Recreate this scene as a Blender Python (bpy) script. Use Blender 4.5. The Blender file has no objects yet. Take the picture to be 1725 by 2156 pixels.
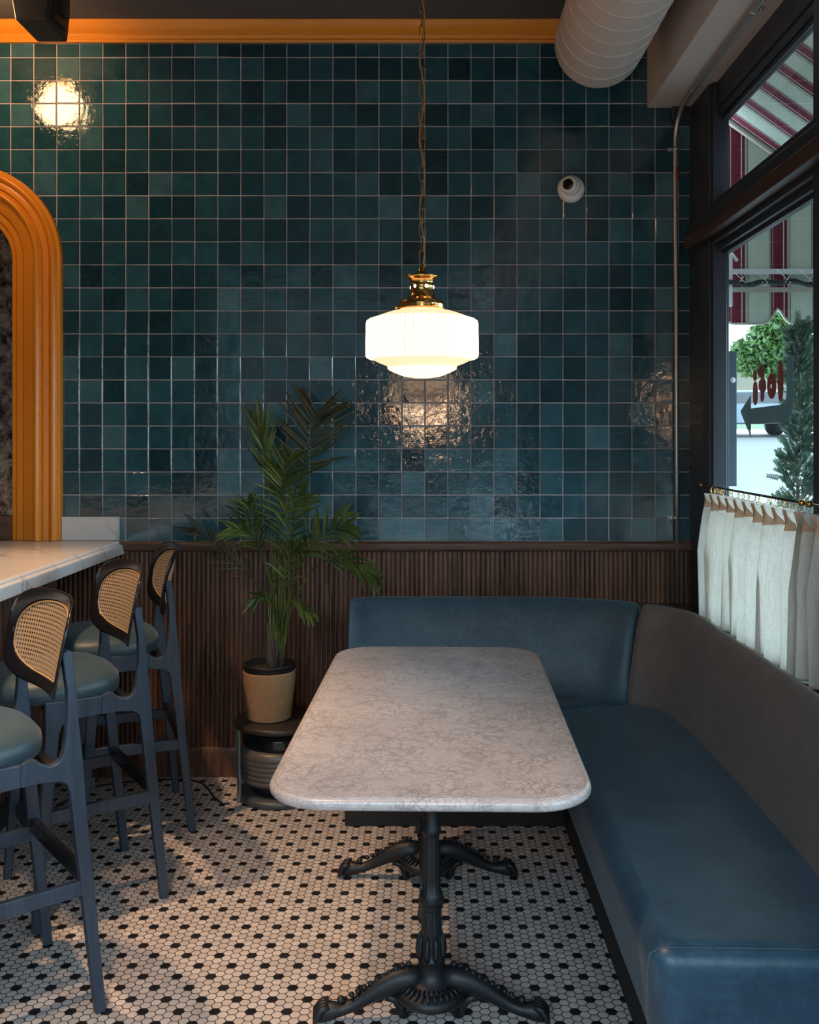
import bpy, math, random
from mathutils import Vector, Matrix, noise
R = math.radians; PI = math.pi
sc = bpy.context.scene
COL = sc.collection
F, VX, VY, H = 2030.0, 902.0, 918.0, 1.52     # focal length, vanishing point (px), eye height

def at(px, py, Y):                            # photo pixel at depth Y -> point in the room
    return Vector(((px-VX)*Y/F, Y, H-(py-VY)*Y/F))

# ------------------------------------------------------------------ mesh builder
class MB:
    def __init__(s): s.v = []; s.f = []; s.sm = []; s.uv = None; s.val = []
    def add(s, vs, fs, smooth=False, val=0.0):
        o = len(s.v); s.v += [Vector(v) for v in vs]
        for f in fs: s.f.append([i+o for i in f]); s.sm.append(smooth); s.val.append(val)
        return s
    def box(s, a, b, val=0.0):
        x0,y0,z0 = a; x1,y1,z1 = b
        return s.add([(x0,y0,z0),(x1,y0,z0),(x1,y1,z0),(x0,y1,z0),(x0,y0,z1),(x1,y0,z1),(x1,y1,z1),(x0,y1,z1)],
            [(0,3,2,1),(4,5,6,7),(0,1,5,4),(1,2,6,5),(2,3,7,6),(3,0,4,7)], False, val)
    def prism(s, poly, d, off=(0,0,0), bottom=None, smooth=False):
        """poly: 3-D points of one face, extruded by vector d"""
        n = len(poly); d = Vector(d); off = Vector(off)
        a = [Vector(p)+off for p in poly]
        b = [Vector(p)+off+d for p in (bottom or poly)]
        fs = [tuple(range(n))[::-1], tuple(range(n, 2*n))]+[(i, (i+1) % n, (i+1) % n+n, i+n) for i in range(n)]
        return s.add(a+b, fs, smooth)
    def tube(s, pts, r, seg=8, cap=True, closed=False):
        pts = [Vector(p) for p in pts]; n = len(pts)
        rs = r if isinstance(r, (list, tuple)) else [r]*n
        vs = []; prev = None
        for i, p in enumerate(pts):
            if closed: t = pts[(i+1) % n]-pts[i-1]
            else: t = pts[min(i+1, n-1)]-pts[max(i-1, 0)]
            t.normalize()
            if prev is None:
                up = Vector((0,0,1)) if abs(t.z) < .9 else Vector((0,1,0))
                u = t.cross(up).normalized()
            else:
                u = (prev-t*prev.dot(t)).normalized()
            prev = u; w = t.cross(u)
            for k in range(seg):
                a = 2*PI*k/seg; vs.append(p+(u*math.cos(a)+w*math.sin(a))*rs[i])
        fs = []
        for i in range(n if closed else n-1):
            j = (i+1) % n
            for k in range(seg):
                l = (k+1) % seg; fs.append((i*seg+k, i*seg+l, j*seg+l, j*seg+k))
        if cap and not closed:
            fs.append(tuple(range(seg))[::-1]); fs.append(tuple(range((n-1)*seg, n*seg)))
        return s.add(vs, fs, True)
    def lathe(s, prof, c=(0,0,0), seg=32, ax='z', flute=None, rot=0):
        """prof: list of (radius, height) from bottom to top"""
        c = Vector(c); vs = []; n = len(prof)
        for i, (r, h) in enumerate(prof):
            for k in range(seg):
                a = 2*PI*k/seg+rot; rr = r if flute is None else flute(i, a, r)
                p = Vector((rr*math.cos(a), rr*math.sin(a), h))
                if ax == 'y': p = Vector((p.x, -p.z, p.y))
                if ax == 'x': p = Vector((p.z, p.x, p.y))
                vs.append(c+p)
        fs = [(i*seg+k, i*seg+(k+1) % seg, (i+1)*seg+(k+1) % seg, (i+1)*seg+k) for i in range(n-1) for k in range(seg)]
        if prof[0][0] > 1e-5: fs.append(tuple(range(seg))[::-1])
        if prof[-1][0] > 1e-5: fs.append(tuple(range((n-1)*seg, n*seg)))
        return s.add(vs, fs, True)
    def sphere(s, c, r, seg=16, sc_=(1,1,1)):
        pr = [(max(1e-6, math.cos(t)), math.sin(t)) for t in [PI*(i/(seg//2)-.5) for i in range(seg//2+1)]]
        m = MB().lathe([(a, b) for a, b in pr], (0,0,0), seg)
        return s.add([Vector(c)+Vector((v.x*r*sc_[0], v.y*r*sc_[1], v.z*r*sc_[2])) for v in m.v], m.f, True)
    def xf(s, M):
        s.v = [M @ v for v in s.v]; return s

def wloc(o):
    p = Vector((0,0,0))
    while o: p += o.location; o = o.parent
    return p

def obj(name, mb, mat, parent=None, bevel=0, seg=2, smooth=None, sub=0, local=False, loc=None, label=None):
    """local=False: vertices are in room coordinates"""
    me = bpy.data.meshes.new(name)
    o = bpy.data.objects.new(name, me); COL.objects.link(o)
    if parent: o.parent = parent
    if loc: o.location = loc
    off = Vector((0,0,0)) if local else wloc(o)
    me.from_pydata([v-off for v in mb.v], [], mb.f); me.update()
    me.materials.append(mat)
    sm = mb.sm if smooth is None else [smooth]*len(mb.f)
    me.polygons.foreach_set('use_smooth', sm)
    if any(mb.val):
        at_ = me.attributes.new('tone', 'FLOAT', 'FACE'); at_.data.foreach_set('value', mb.val)
    if mb.uv:
        ul = me.uv_layers.new(name='UVMap')
        for l in me.loops: ul.data[l.index].uv = mb.uv[l.vertex_index]
    if bevel:
        b = o.modifiers.new('bevel', 'BEVEL'); b.width = bevel; b.segments = seg; b.limit_method = 'ANGLE'; b.angle_limit = R(35)
        b.harden_normals = False
        me.polygons.foreach_set('use_smooth', [True]*len(me.polygons))
        w = o.modifiers.new('wn', 'WEIGHTED_NORMAL'); w.keep_sharp = False
    if sub:
        m = o.modifiers.new('sub', 'SUBSURF'); m.levels = sub; m.render_levels = sub
    if label: o['label'] = label
    return o
def tag(o, label, cat, group=None, kind=None):
    o['label'] = label; o['category'] = cat
    if group: o['group'] = group
    if kind: o['kind'] = kind
    return o
def thing(name, label, cat, loc=(0,0,0), group=None):
    o = bpy.data.objects.new(name, None); COL.objects.link(o); o.location = loc; o.empty_display_size = .1
    return tag(o, label, cat, group)
def struct(name, mb, mat, parent=None, **k):
    o = obj(name, mb, mat, parent, **k)
    if not parent: o['kind'] = 'structure'
    return o

# ------------------------------------------------------------------ materials
class NT:
    def __init__(s, name):
        s.m = bpy.data.materials.new(name); s.m.use_nodes = True; s.t = s.m.node_tree; s.t.nodes.clear()
        s.out = s.n('ShaderNodeOutputMaterial')
    def n(s, typ, **k):
        x = s.t.nodes.new(typ)
        for a, b in k.items(): setattr(x, a, b)
        return x
    def l(s, a, b): s.t.links.new(a, b)
    def inp(s, node, key, v):
        i = node.inputs[key]
        if hasattr(v, 'is_linked') or isinstance(v, bpy.types.NodeSocket): s.l(v, i)
        else:
            if i.type == 'RGBA' and len(v) == 3: v = (*v, 1)
            i.default_value = v
    def math(s, op, a, b=None, c=None):
        x = s.n('ShaderNodeMath', operation=op); s.inp(x, 0, a)
        if b is not None: s.inp(x, 1, b)
        if c is not None: s.inp(x, 2, c)
        return x.outputs[0]
    def vec(s): return s.n('ShaderNodeNewGeometry').outputs['Position']
    def ocoord(s): return s.n('ShaderNodeTexCoord').outputs['Object']
    def mapping(s, v, scale=(1,1,1), loc=(0,0,0), rot=(0,0,0)):
        x = s.n('ShaderNodeMapping'); s.l(v, x.inputs[0]); x.inputs['Scale'].default_value = scale
        x.inputs['Location'].default_value = loc; x.inputs['Rotation'].default_value = rot
        return x.outputs[0]
    def noise(s, v, scale, detail=3, rough=.5, dist=0, out='Fac'):
        x = s.n('ShaderNodeTexNoise'); s.l(v, x.inputs['Vector']); x.inputs['Scale'].default_value = scale
        x.inputs['Detail'].default_value = detail; x.inputs['Roughness'].default_value = rough; x.inputs['Distortion'].default_value = dist
        return x.outputs[0 if out == 'Fac' else 1]
    def ramp(s, f, stops, interp='LINEAR'):
        x = s.n('ShaderNodeValToRGB'); s.l(f, x.inputs[0]); e = x.color_ramp.elements; x.color_ramp.interpolation = interp
        while len(e) < len(stops): e.new(.5)
        for i, (p, c) in enumerate(stops):
            e[i].position = p; e[i].color = (*c, 1) if len(c) == 3 else c
        return x.outputs[0]
    def mix(s, f, a, b, typ='MIX'):
        x = s.n('ShaderNodeMix', data_type='RGBA', blend_type=typ); s.inp(x, 0, f); s.inp(x, 6, a); s.inp(x, 7, b)
        return x.outputs[2]
    def bump(s, h, strength=.3, dist=.002, normal=None):
        x = s.n('ShaderNodeBump'); s.l(h, x.inputs['Height']); x.inputs['Strength'].default_value = strength
        x.inputs['Distance'].default_value = dist
        if normal is not None: s.l(normal, x.inputs['Normal'])
        return x.outputs[0]
    def pbr(s, color, rough=.5, metal=0, normal=None, **k):
        x = s.n('ShaderNodeBsdfPrincipled')
        s.inp(x, 'Base Color', color); s.inp(x, 'Roughness', rough); s.inp(x, 'Metallic', metal)
        if normal is not None: s.l(normal, x.inputs['Normal'])
        for a, b in k.items(): s.inp(x, a.replace('_', ' '), b)
        s.l(x.outputs[0], s.out.inputs[0]); s.b = x
        return s.m

def simple(name, color, rough=.5, metal=0, mott=0.12, bump=.15, scale=40, **k):
    t = NT(name); v = t.ocoord(); n = t.noise(v, scale, 4)
    c = t.mix(n, tuple(c*(1-mott) for c in color), tuple(min(1, c*(1+mott)) for c in color))
    return t.pbr(c, rough, metal, t.bump(n, bump, .0008), **k)

M = {}
def mk_tile():
    t = NT('teal_glazed_tile'); v = t.vec()
    a = t.n('ShaderNodeAttribute', attribute_name='tone').outputs['Fac']
    base = t.ramp(a, [(0, (.005,.028,.040)), (.3, (.010,.050,.066)), (.62, (.019,.082,.106)), (1, (.066,.155,.182))])
    n = t.noise(v, 14, 5, .6)
    n2 = t.noise(v, 60, 3, .6)
    c = t.mix(t.ramp(n, [(.3,(0,0,0)),(.7,(1,1,1))]), t.mix(1, base, (.78,.80,.82), 'MULTIPLY'), t.mix(1, base, (1.3,1.25,1.2), 'MULTIPLY'))
    c = t.mix(t.ramp(n2, [(.55,(0,0,0)),(.8,(.35,.35,.35))]), c, (.06,.12,.14))
    w = t.noise(v, 9, 2, .5, .6)
    w2 = t.noise(v, 42, 3, .6, 1.5)
    h = t.math('ADD', t.math('MULTIPLY', w, .8), t.math('MULTIPLY', w2, .20))
    return t.pbr(c, t.ramp(n2, [(.3,(.035,.035,.035)),(.8,(.13,.13,.13))]), 0, t.bump(h, .34, .007), IOR=1.72)
M['tile'] = mk_tile()
M['grout'] = simple('grout', (.56,.46,.45), .9, bump=.4, scale=200)

def mk_floor():
    t = NT('hex_mosaic'); v = t.vec(); p = .0275; s_ = p/math.sqrt(3)
    v = t.mapping(v, (1,1,1), (-.3886, -2.656, 0))
    sp = t.n('ShaderNodeSeparateXYZ'); t.l(v, sp.inputs[0]); x, y = sp.outputs[0], sp.outputs[1]
    def cell(ox, oy):
        cx = t.math('MULTIPLY', t.math('ROUND', t.math('DIVIDE', t.math('SUBTRACT', x, ox), 3*s_)), 3*s_); cx = t.math('ADD', cx, ox)
        cy = t.math('MULTIPLY', t.math('ROUND', t.math('DIVIDE', t.math('SUBTRACT', y, oy), p)), p); cy = t.math('ADD', cy, oy)
        dx = t.math('ABSOLUTE', t.math('SUBTRACT', x, cx)); dy = t.math('ABSOLUTE', t.math('SUBTRACT', y, cy))
        d = t.math('MAXIMUM', dy, t.math('ADD', t.math('MULTIPLY', dx, .8660254), t.math('MULTIPLY', dy, .5)))
        return cx, cy, d
    ax, ay, ad = cell(0, 0); bx, by, bd = cell(1.5*s_, p/2)
    use = t.math('LESS_THAN', ad, bd)
    d = t.math('MINIMUM', ad, bd)
    m = t.math('ROUND', t.math('DIVIDE', ax, 3*s_)); n = t.math('ROUND', t.math('DIVIDE', ay, p))
    # black where (m even and n%4==0) or (m odd and n%4==2)
    modd = t.math('FLOORED_MODULO', m, 2.0)
    tgt = t.math('MULTIPLY', modd, 2.0)
    nn = t.math('FLOORED_MODULO', n, 4.0)
    eq = t.math('LESS_THAN', t.math('ABSOLUTE', t.math('SUBTRACT', nn, tgt)), .5)
    black = t.math('MULTIPLY', use, eq)
    cc = t.n('ShaderNodeCombineXYZ')
    mixx = t.n('ShaderNodeMix', data_type='FLOAT'); t.l(use, mixx.inputs[0]); t.l(bx, mixx.inputs[2]); t.l(ax, mixx.inputs[3])
    mixy = t.n('ShaderNodeMix', data_type='FLOAT'); t.l(use, mixy.inputs[0]); t.l(by, mixy.inputs[2]); t.l(ay, mixy.inputs[3])
    t.l(mixx.outputs[0], cc.inputs[0]); t.l(mixy.outputs[0], cc.inputs[1])
    wn = t.n('ShaderNodeTexWhiteNoise'); t.l(cc.outputs[0], wn.inputs['Vector'])
    rv = wn.outputs['Value']
    white = t.mix(rv, (.46,.40,.375), (.61,.545,.52))
    blk = t.mix(rv, (.010,.010,.013), (.018,.017,.02))
    grime = t.noise(v, 3.0, 5, .65)
    white = t.mix(t.ramp(grime, [(.35,(0,0,0)),(.75,(.4,.4,.4))]), white, (.38,.35,.33))
    c = t.mix(black, white, blk)
    g = t.math('SMOOTHSTEP' if False else 'GREATER_THAN', d, p/2-.0013)
    c = t.mix(g, c, (.018,.015,.016))
    edge = t.n('ShaderNodeMapRange'); t.l(d, edge.inputs[0]); edge.inputs[1].default_value = p/2-.0030; edge.inputs[2].default_value = p/2-.0006
    edge.inputs[3].default_value = 1; edge.inputs[4].default_value = 0
    hh = t.math('ADD', edge.outputs[0], t.math('MULTIPLY', rv, .25))
    return t.pbr(c, t.mix(g, (.34,.34,.34), (.9,.9,.9)), 0, t.bump(hh, .5, .0012))
M['floor'] = mk_floor()

def mk_marble(name, base, vein, kind='web', warm=0):
    t = NT(name); v = t.vec()
    d = t.noise(v, 7, 4, .6, 0, 'Color')
    vv = t.n('ShaderNodeVectorMath', operation='MULTIPLY_ADD'); t.l(d, vv.inputs[0]); vv.inputs[1].default_value = (.16,)*3; t.l(v, vv.inputs[2])
    cloud = t.noise(v, 5, 5, .62)
    if kind == 'web':
        def web(sc_, w):
            x = t.n('ShaderNodeTexVoronoi', feature='DISTANCE_TO_EDGE'); t.l(vv.outputs[0], x.inputs['Vector']); x.inputs['Scale'].default_value = sc_
            return t.ramp(x.outputs['Distance'], [(0,(1,1,1)), (w,(0,0,0))])
        m = t.mix(1, web(17, .07), web(40, .10), 'LIGHTEN')
        m2 = t.mix(1, m, t.ramp(t.noise(v, 11, 4, .7), [(.38,(.25,.25,.25)),(.58,(1,1,1))]), 'MULTIPLY')
        c = t.mix(t.ramp(cloud, [(.35,(0,0,0)),(.7,(.6,.6,.6))]), base, tuple(b*.72 for b in base))
        c = t.mix(t.mix(1, m2, (.48,.48,.48), 'MULTIPLY'), c, vein)
    else:
        wv = t.n('ShaderNodeTexWave', wave_type='BANDS', bands_direction='DIAGONAL'); t.l(v, wv.inputs[0])
        wv.inputs['Scale'].default_value = 2.2; wv.inputs['Distortion'].default_value = 9; wv.inputs['Detail'].default_value = 5; wv.inputs['Detail Scale'].default_value = 1.6
        m = t.ramp(wv.outputs['Fac'], [(.0,(1,1,1)), (.012,(.3,.3,.3)), (.05,(0,0,0))])
        c = t.mix(t.ramp(cloud, [(.4,(0,0,0)),(.8,(.5,.5,.5))]), base, tuple(b*.78 for b in base))
        c = t.mix(t.mix(1, t.mix(1, m, t.ramp(t.noise(v, 6, 3), [(.42,(0,0,0)),(.6,(1,1,1))]), 'MULTIPLY'), (.5,.5,.5), 'MULTIPLY'), c, vein)
    return t.pbr(c, .26, 0, None, Coat_Weight=.15, Coat_Roughness=.12)
M['marble'] = mk_marble('webbed_marble', (.57,.52,.525), (.10,.096,.10))
M['marble_bar'] = mk_marble('streaked_marble', (.66,.62,.59), (.16,.16,.17), 'streak')

def mk_wood(name, a, b, rough=.45, along='z', sc_=22, bump=.3):
    t = NT(name); v = t.vec()
    s = {'z': (1,1,.05), 'y': (1,.05,1), 'x': (.05,1,1)}[along]
    vm = t.mapping(v, s)
    n = t.noise(vm, sc_*4, 5, .65, .4); n2 = t.noise(vm, sc_*.8, 3, .5, 1.0)
    f = t.math('ADD', t.math('MULTIPLY', n, .6), t.math('MULTIPLY', n2, .4))
    c = t.ramp(f, [(.35, a), (.62, b)])
    return t.pbr(c, rough, 0, t.bump(n, bump, .001))
M['flute'] = mk_wood('dark_stained_wood', (.018,.008,.005), (.19,.085,.048), .40)
M['rail'] = mk_wood('dark_wood_rail', (.035,.016,.010), (.13,.058,.035), .4, 'x')
M['sill'] = mk_wood('dark_sill_wood', (.016,.012,.012), (.05,.034,.03), .3, 'y')
M['fascia'] = mk_wood('brown_beam_wood', (.03,.014,.009), (.075,.032,.018), .45, 'y')
M['black_wood'] = mk_wood('black_painted_wood', (.012,.013,.016), (.022,.023,.027), .42, 'y', 20, .15)
M['stoolwood'] = mk_wood('blue_black_stained_wood', (.018,.030,.048), (.033,.052,.080), .40, 'z', 20, .12)
M['bentwood'] = simple('dark_bentwood', (.010,.010,.013), .22, mott=.2, bump=.1)
M['ochre'] = simple('ochre_satin_paint', (.74,.25,.016), .30, mott=.05, bump=.12, scale=160)
M['ceil'] = simple('dark_grey_ceiling', (.085,.078,.075), .9, bump=.3)
M['plaster'] = simple('warm_grey_plaster', (.54,.46,.41), .85, mott=.05, bump=.25, scale=60)
M['duct'] = simple('painted_duct', (.66,.56,.50), .42, mott=.04, bump=.1, scale=30)
M['darkwall'] = simple('dark_room_wall', (.10,.085,.075), .85)
M['frame'] = simple('black_window_paint', (.026,.030,.040), .38, mott=.25, bump=.3, scale=60)
M['steel'] = simple('galvanised_steel', (.55,.53,.51), .38, .85, mott=.15, scale=80)
M['white'] = simple('white_plastic', (.75,.70,.66), .35, mott=.02, bump=.02)
M['blackgloss'] = simple('black_gloss', (.008,.008,.010), .12, bump=.02)
M['blackplastic'] = simple('black_plastic', (.012,.012,.014), .45)
M['iron'] = simple('black_cast_iron', (.008,.010,.013), .5, .1, mott=.3, bump=.5, scale=70)
M['brass'] = simple('polished_brass', (.72,.40,.12), .18, 1, mott=.08, bump=.04)
M['brass_old'] = simple('aged_brass', (.34,.20,.075), .32, 1, mott=.2, bump=.1)
M['cord'] = simple('gold_fabric_cord', (.30,.17,.05), .7)
M['rubber'] = simple('black_rubber', (.010,.010,.010), .6)
M['soil'] = simple('dark_soil', (.045,.028,.018), .95, mott=.6, bump=1, scale=90)
M['white_paint'] = simple('white_metal_paint', (.72,.72,.68), .5)
M['stucco'] = simple('beige_stucco', (.145,.12,.09), .9, scale=3)
M['roofgrey'] = simple('grey_roof', (.06,.057,.055), .8)
M['asphalt'] = simple('pale_road', (.085,.076,.072), .9, mott=.08, scale=3)
M['walk'] = simple('pale_concrete', (.115,.102,.094), .9, mott=.06, scale=4)
M['grass'] = simple('grass', (.045,.10,.02), .9, mott=.5, scale=12)
M['carpaint'] = simple('silver_car_paint', (.12,.14,.17), .25, .3, mott=.02)
M['sticker'] = simple('paper_sticker', (.55,.40,.36), .6, mott=.3, scale=300)
M['red'] = simple('red_ink', (.35,.02,.03), .6)

def mk_fabric(name, lo, hi, rough=.5, sheen=.3, wrinkle=False):
    t = NT(name); v = t.vec()
    n = t.noise(v, 9, 5, .7); n2 = t.noise(v, 55, 4, .7); n3 = t.noise(v, 500, 2, .5)
    f = t.math('ADD', t.math('MULTIPLY', n, .55), t.math('MULTIPLY', n2, .45))
    c = t.ramp(f, [(.36, lo), (.64, hi)])
    base = t.bump(n, .15, .006)
    if wrinkle:
        sp = t.n('ShaderNodeSeparateXYZ'); t.l(v, sp.inputs[0])
        wr = t.noise(t.mapping(v, (1,1,.10), rot=(R(12),0,0)), 46, 2, .5, .3)
        mk = t.math('MULTIPLY', t.math('MAXIMUM', t.math('SUBTRACT', 1.0, t.math('MULTIPLY', t.math('ABSOLUTE', t.math('SUBTRACT', sp.outputs[1], 3.48)), 4.5)), 0.0), t.ramp(t.noise(v, 3, 2), [(.35,(.2,.2,.2)),(.6,(1,1,1))]))
        base = t.bump(t.math('MULTIPLY', wr, mk), .8, .014, base)
    return t.pbr(c, rough, 0, t.bump(n3, .25, .0008, base), Sheen_Weight=sheen, Sheen_Roughness=.5)
M['booth'] = mk_fabric('blue_grey_suede', (.009,.042,.078), (.030,.085,.142), .38, .08)
M['booth_warm_lit'] = mk_fabric('warm_lit_suede_back', (.115,.094,.084), (.160,.132,.116), .5, .1, wrinkle=True)  # same blue suede; warm grey puts the room's warm light into its colour
M['booth_blue'] = mk_fabric('slate_blue_suede', (.020,.052,.078), (.048,.095,.130), .5, .1)
M['seatpad'] = mk_fabric('teal_grey_leather', (.018,.042,.056), (.030,.060,.076), .45, .12)

def mk_cane():
    t = NT('woven_cane'); uv = t.n('ShaderNodeUVMap').outputs[0]
    sp = t.n('ShaderNodeSeparateXYZ'); t.l(uv, sp.inputs[0])
    P = .0118
    def fr(a): return t.math('SUBTRACT', t.math('FRACT', t.math('DIVIDE', a, P)), .5)
    x, y = fr(sp.outputs[0]), fr(sp.outputs[1])
    ax, ay = t.math('ABSOLUTE', x), t.math('ABSOLUTE', y)
    oct_ = t.math('MAXIMUM', t.math('MAXIMUM', ax, ay), t.math('MULTIPLY', t.math('ADD', ax, ay), .72))
    hole = t.math('LESS_THAN', oct_, .25)
    st = t.math('SINE', t.math('MULTIPLY', t.math('ADD', sp.outputs[0], sp.outputs[1]), 2*PI*3/P))
    st2 = t.math('SINE', t.math('MULTIPLY', sp.outputs[1], 2*PI*4/P))
    h = t.math('ADD', st, st2)
    c = t.mix(t.ramp(t.math('MULTIPLY_ADD', h, .25, .5), [(.1,(0,0,0)),(.8,(1,1,1))]), (.22,.13,.065), (.62,.45,.28))
    t.pbr(c, .5, 0, t.bump(h, .5, .0008))
    tr = t.n('ShaderNodeBsdfTransparent'); mx = t.n('ShaderNodeMixShader')
    t.l(hole, mx.inputs[0]); t.l(t.b.outputs[0], mx.inputs[1]); t.l(tr.outputs[0], mx.inputs[2]); t.l(mx.outputs[0], t.out.inputs[0])
    return t.m
M['cane'] = mk_cane()
M['cane_edge'] = simple('cane_binding', (.48,.29,.13), .5)

def mk_curtain():
    t = NT('sheer_linen'); v = t.vec(); 
    a = t.noise(t.mapping(v, (1,1,.06)), 300, 2); b = t.noise(t.mapping(v, (1,.06,1)), 300, 2)
    w = t.math('ADD', a, b)
    c = t.mix(t.ramp(t.math('MULTIPLY', w, .5), [(.38,(0,0,0)),(.62,(1,1,1))]), (.72,.685,.63), (.87,.83,.77))
    t.pbr(c, .9, 0, t.bump(w, .3, .0006))
    tr = t.n('ShaderNodeBsdfTranslucent'); t.l(c, tr.inputs[0])
    mx = t.n('ShaderNodeMixShader'); mx.inputs[0].default_value = .54
    t.l(t.b.outputs[0], mx.inputs[1]); t.l(tr.outputs[0], mx.inputs[2]); t.l(mx.outputs[0], t.out.inputs[0])
    return t.m
M['curtain'] = mk_curtain()
M['pleat'] = simple('shade_tinted_linen', (.58,.38,.25), .9, mott=.08, scale=200)  # tan puts warm room light and blocked daylight into the white linen's colour

def mk_leaf(name, a, b, tr_=.3):
    t = NT(name); v = t.vec(); n = t.noise(v, 11, 3)
    c = t.ramp(n, [(.35, a), (.65, b)])
    t.pbr(c, .36, 0)
    tl = t.n('ShaderNodeBsdfTranslucent'); t.l(c, tl.inputs[0])
    mx = t.n('ShaderNodeMixShader'); mx.inputs[0].default_value = tr_
    t.l(t.b.outputs[0], mx.inputs[1]); t.l(tl.outputs[0], mx.inputs[2]); t.l(mx.outputs[0], t.out.inputs[0])
    return t.m
M['palm'] = mk_leaf('palm_leaf', (.035,.070,.012), (.14,.19,.035))
M['palm_dark'] = mk_leaf('palm_leaf_brownish', (.045,.05,.022), (.085,.085,.035))
M['palmstem'] = mk_leaf('palm_stem', (.07,.12,.02), (.15,.20,.04), .05)
M['trunk'] = simple('palm_trunk', (.07,.055,.04), .8, mott=.4, scale=60)
M['juniper'] = mk_leaf('juniper_green', (.035,.075,.042), (.085,.13,.075))
M['bark'] = simple('grey_bark', (.16,.13,.11), .9, mott=.4)
M['treeleaf'] = mk_leaf('bright_tree_leaf', (.03,.075,.02), (.12,.19,.045), .5)

def mk_glass():
    t = NT('window_glass'); lw = t.n('ShaderNodeLayerWeight'); lw.inputs[0].default_value = .5
    fz = t.math('MULTIPLY_ADD', t.math('POWER', lw.outputs['Facing'], 5), .55, .035)
    tr = t.n('ShaderNodeBsdfTransparent'); tr.inputs[0].default_value = (.94,.97,.96,1)
    g = t.n('ShaderNodeBsdfGlossy'); g.inputs['Roughness'].default_value = .0
    mx = t.n('ShaderNodeMixShader'); t.l(fz, mx.inputs[0]); t.l(tr.outputs[0], mx.inputs[1]); t.l(g.outputs[0], mx.inputs[2])
    t.l(mx.outputs[0], t.out.inputs[0]); return t.m
M['glass'] = mk_glass()
def mk_mirror():
    t = NT('antiqued_mirror'); v = t.vec(); n = t.noise(v, 16, 6, .75, .8); n2 = t.noise(v, 60, 4, .7)
    f = t.ramp(n, [(.42,(0,0,0)),(.60,(1,1,1))])
    c = t.mix(f, (.42,.36,.32), (.035,.026,.022))
    r = t.mix(n2, (.05,.05,.05), (.45,.45,.45))
    return t.pbr(c, r, .85, t.bump(n2, .5, .003))
M['mirror'] = mk_mirror()

def mk_shade(name, em, strength, flutes=False):
    """opal glass lit from inside: thick ribs and the thicker shoulders pass less light"""
    t = NT(name)
    g = t.n('ShaderNodeBsdfPrincipled'); g.inputs['Base Color'].default_value = (.30,.28,.25,1); g.inputs['Roughness'].default_value = .15
    g.inputs['Emission Color'].default_value = (*em, 1)
    if flutes:
        sp = t.n('ShaderNodeSeparateXYZ'); t.l(t.vec(), sp.inputs[0])
        an = t.math('ARCTAN2', t.math('SUBTRACT', sp.outputs[1], LAMP[1]), t.math('SUBTRACT', sp.outputs[0], LAMP[0]))
        gr = t.math('POWER', t.math('ABSOLUTE', t.math('COSINE', t.math('MULTIPLY', an, 22.0))), 10.0)
        z = sp.outputs[2]
        inb = t.math('MULTIPLY', t.math('GREATER_THAN', z, LAMP[2]), t.math('LESS_THAN', z, LAMP[3]))
        f = t.math('ADD', t.math('MULTIPLY', inb, t.math('SUBTRACT', .70, t.math('MULTIPLY', gr, .72))), .30)
        ringz = t.math('MULTIPLY', t.math('LESS_THAN', z, LAMP[4]), .25)
        f = t.math('ADD', f, ringz)
        t.l(t.math('MULTIPLY', f, strength), g.inputs['Emission Strength'])
    else: g.inputs['Emission Strength'].default_value = strength
    t.l(g.outputs[0], t.out.inputs[0]); return t.m
LY = 3.0; LX = (889-VX)*LY/F; S = LY/F
def lz(py): return H-(py-VY)*S
LAMP = (LX, LY, lz(757), lz(672), lz(774))
M['opal'] = mk_shade('lit_opal_glass', (1.0,.62,.36), 3.0, True)
M['globe'] = mk_shade('lit_globe_glass', (1.0,.58,.27), 30.0)

M['opal_hole'] = mk_shade('lit_vent', (1.0,.8,.6), 2.5)
def mk_basket():
    t = NT('jute_rope'); v = t.vec(); sp = t.n('ShaderNodeSeparateXYZ'); t.l(v, sp.inputs[0])
    n = t.noise(v, 90, 4, .6)
    st = t.math('SINE', t.math('MULTIPLY', t.math('ADD', t.math('MULTIPLY', sp.outputs[0], 1), t.math('MULTIPLY', sp.outputs[2], 1.0)), 900))
    c = t.mix(n, (.24,.115,.045), (.56,.32,.16))
    c = t.mix(t.math('MULTIPLY_ADD', st, .15, .15), c, (.14,.08,.04))
    return t.pbr(c, .85, 0, t.bump(t.math('ADD', n, t.math('MULTIPLY', st, .3)), .6, .002))
M['jute'] = mk_basket()

def mk_stripe(name, axis, period, off):
    """awning canvas: crimson bands with cream and black pinstripes on cream"""
    t = NT(name); v = t.vec(); sp = t.n('ShaderNodeSeparateXYZ'); t.l(v, sp.inputs[0])
    a = sp.outputs['xyz'.index(axis)]
    f = t.math('FRACT', t.math('DIVIDE', t.math('SUBTRACT', a, off), period))
    cr = (.16,.010,.028); cream = (.46,.47,.395); bk = (.04,.055,.05); lt = (.6,.6,.53)
    k = t.ramp(f, [(0, cream), (.035, bk), (.045, cream), (.065, cr), (.11, lt), (.125, cr), (.36, lt), (.385, cr), (.46, cream), (.485, bk), (.495, cream), (.515, bk), (.53, cream)], 'CONSTANT')
    n = t.noise(v, 25, 4, .6)
    c = t.mix(n, t.mix(1, k, (.85,.85,.85), 'MULTIPLY'), k)
    t.pbr(c, .9)
    tl = t.n('ShaderNodeBsdfTranslucent'); t.l(c, tl.inputs[0])
    mx = t.n('ShaderNodeMixShader'); mx.inputs[0].default_value = .22
    t.l(t.b.outputs[0], mx.inputs[1]); t.l(tl.outputs[0], mx.inputs[2]); t.l(mx.outputs[0], t.out.inputs[0])
    return t.m
M['stripe_x'] = mk_stripe('awning_stripes_end', 'x', .197, 1.585)
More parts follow.
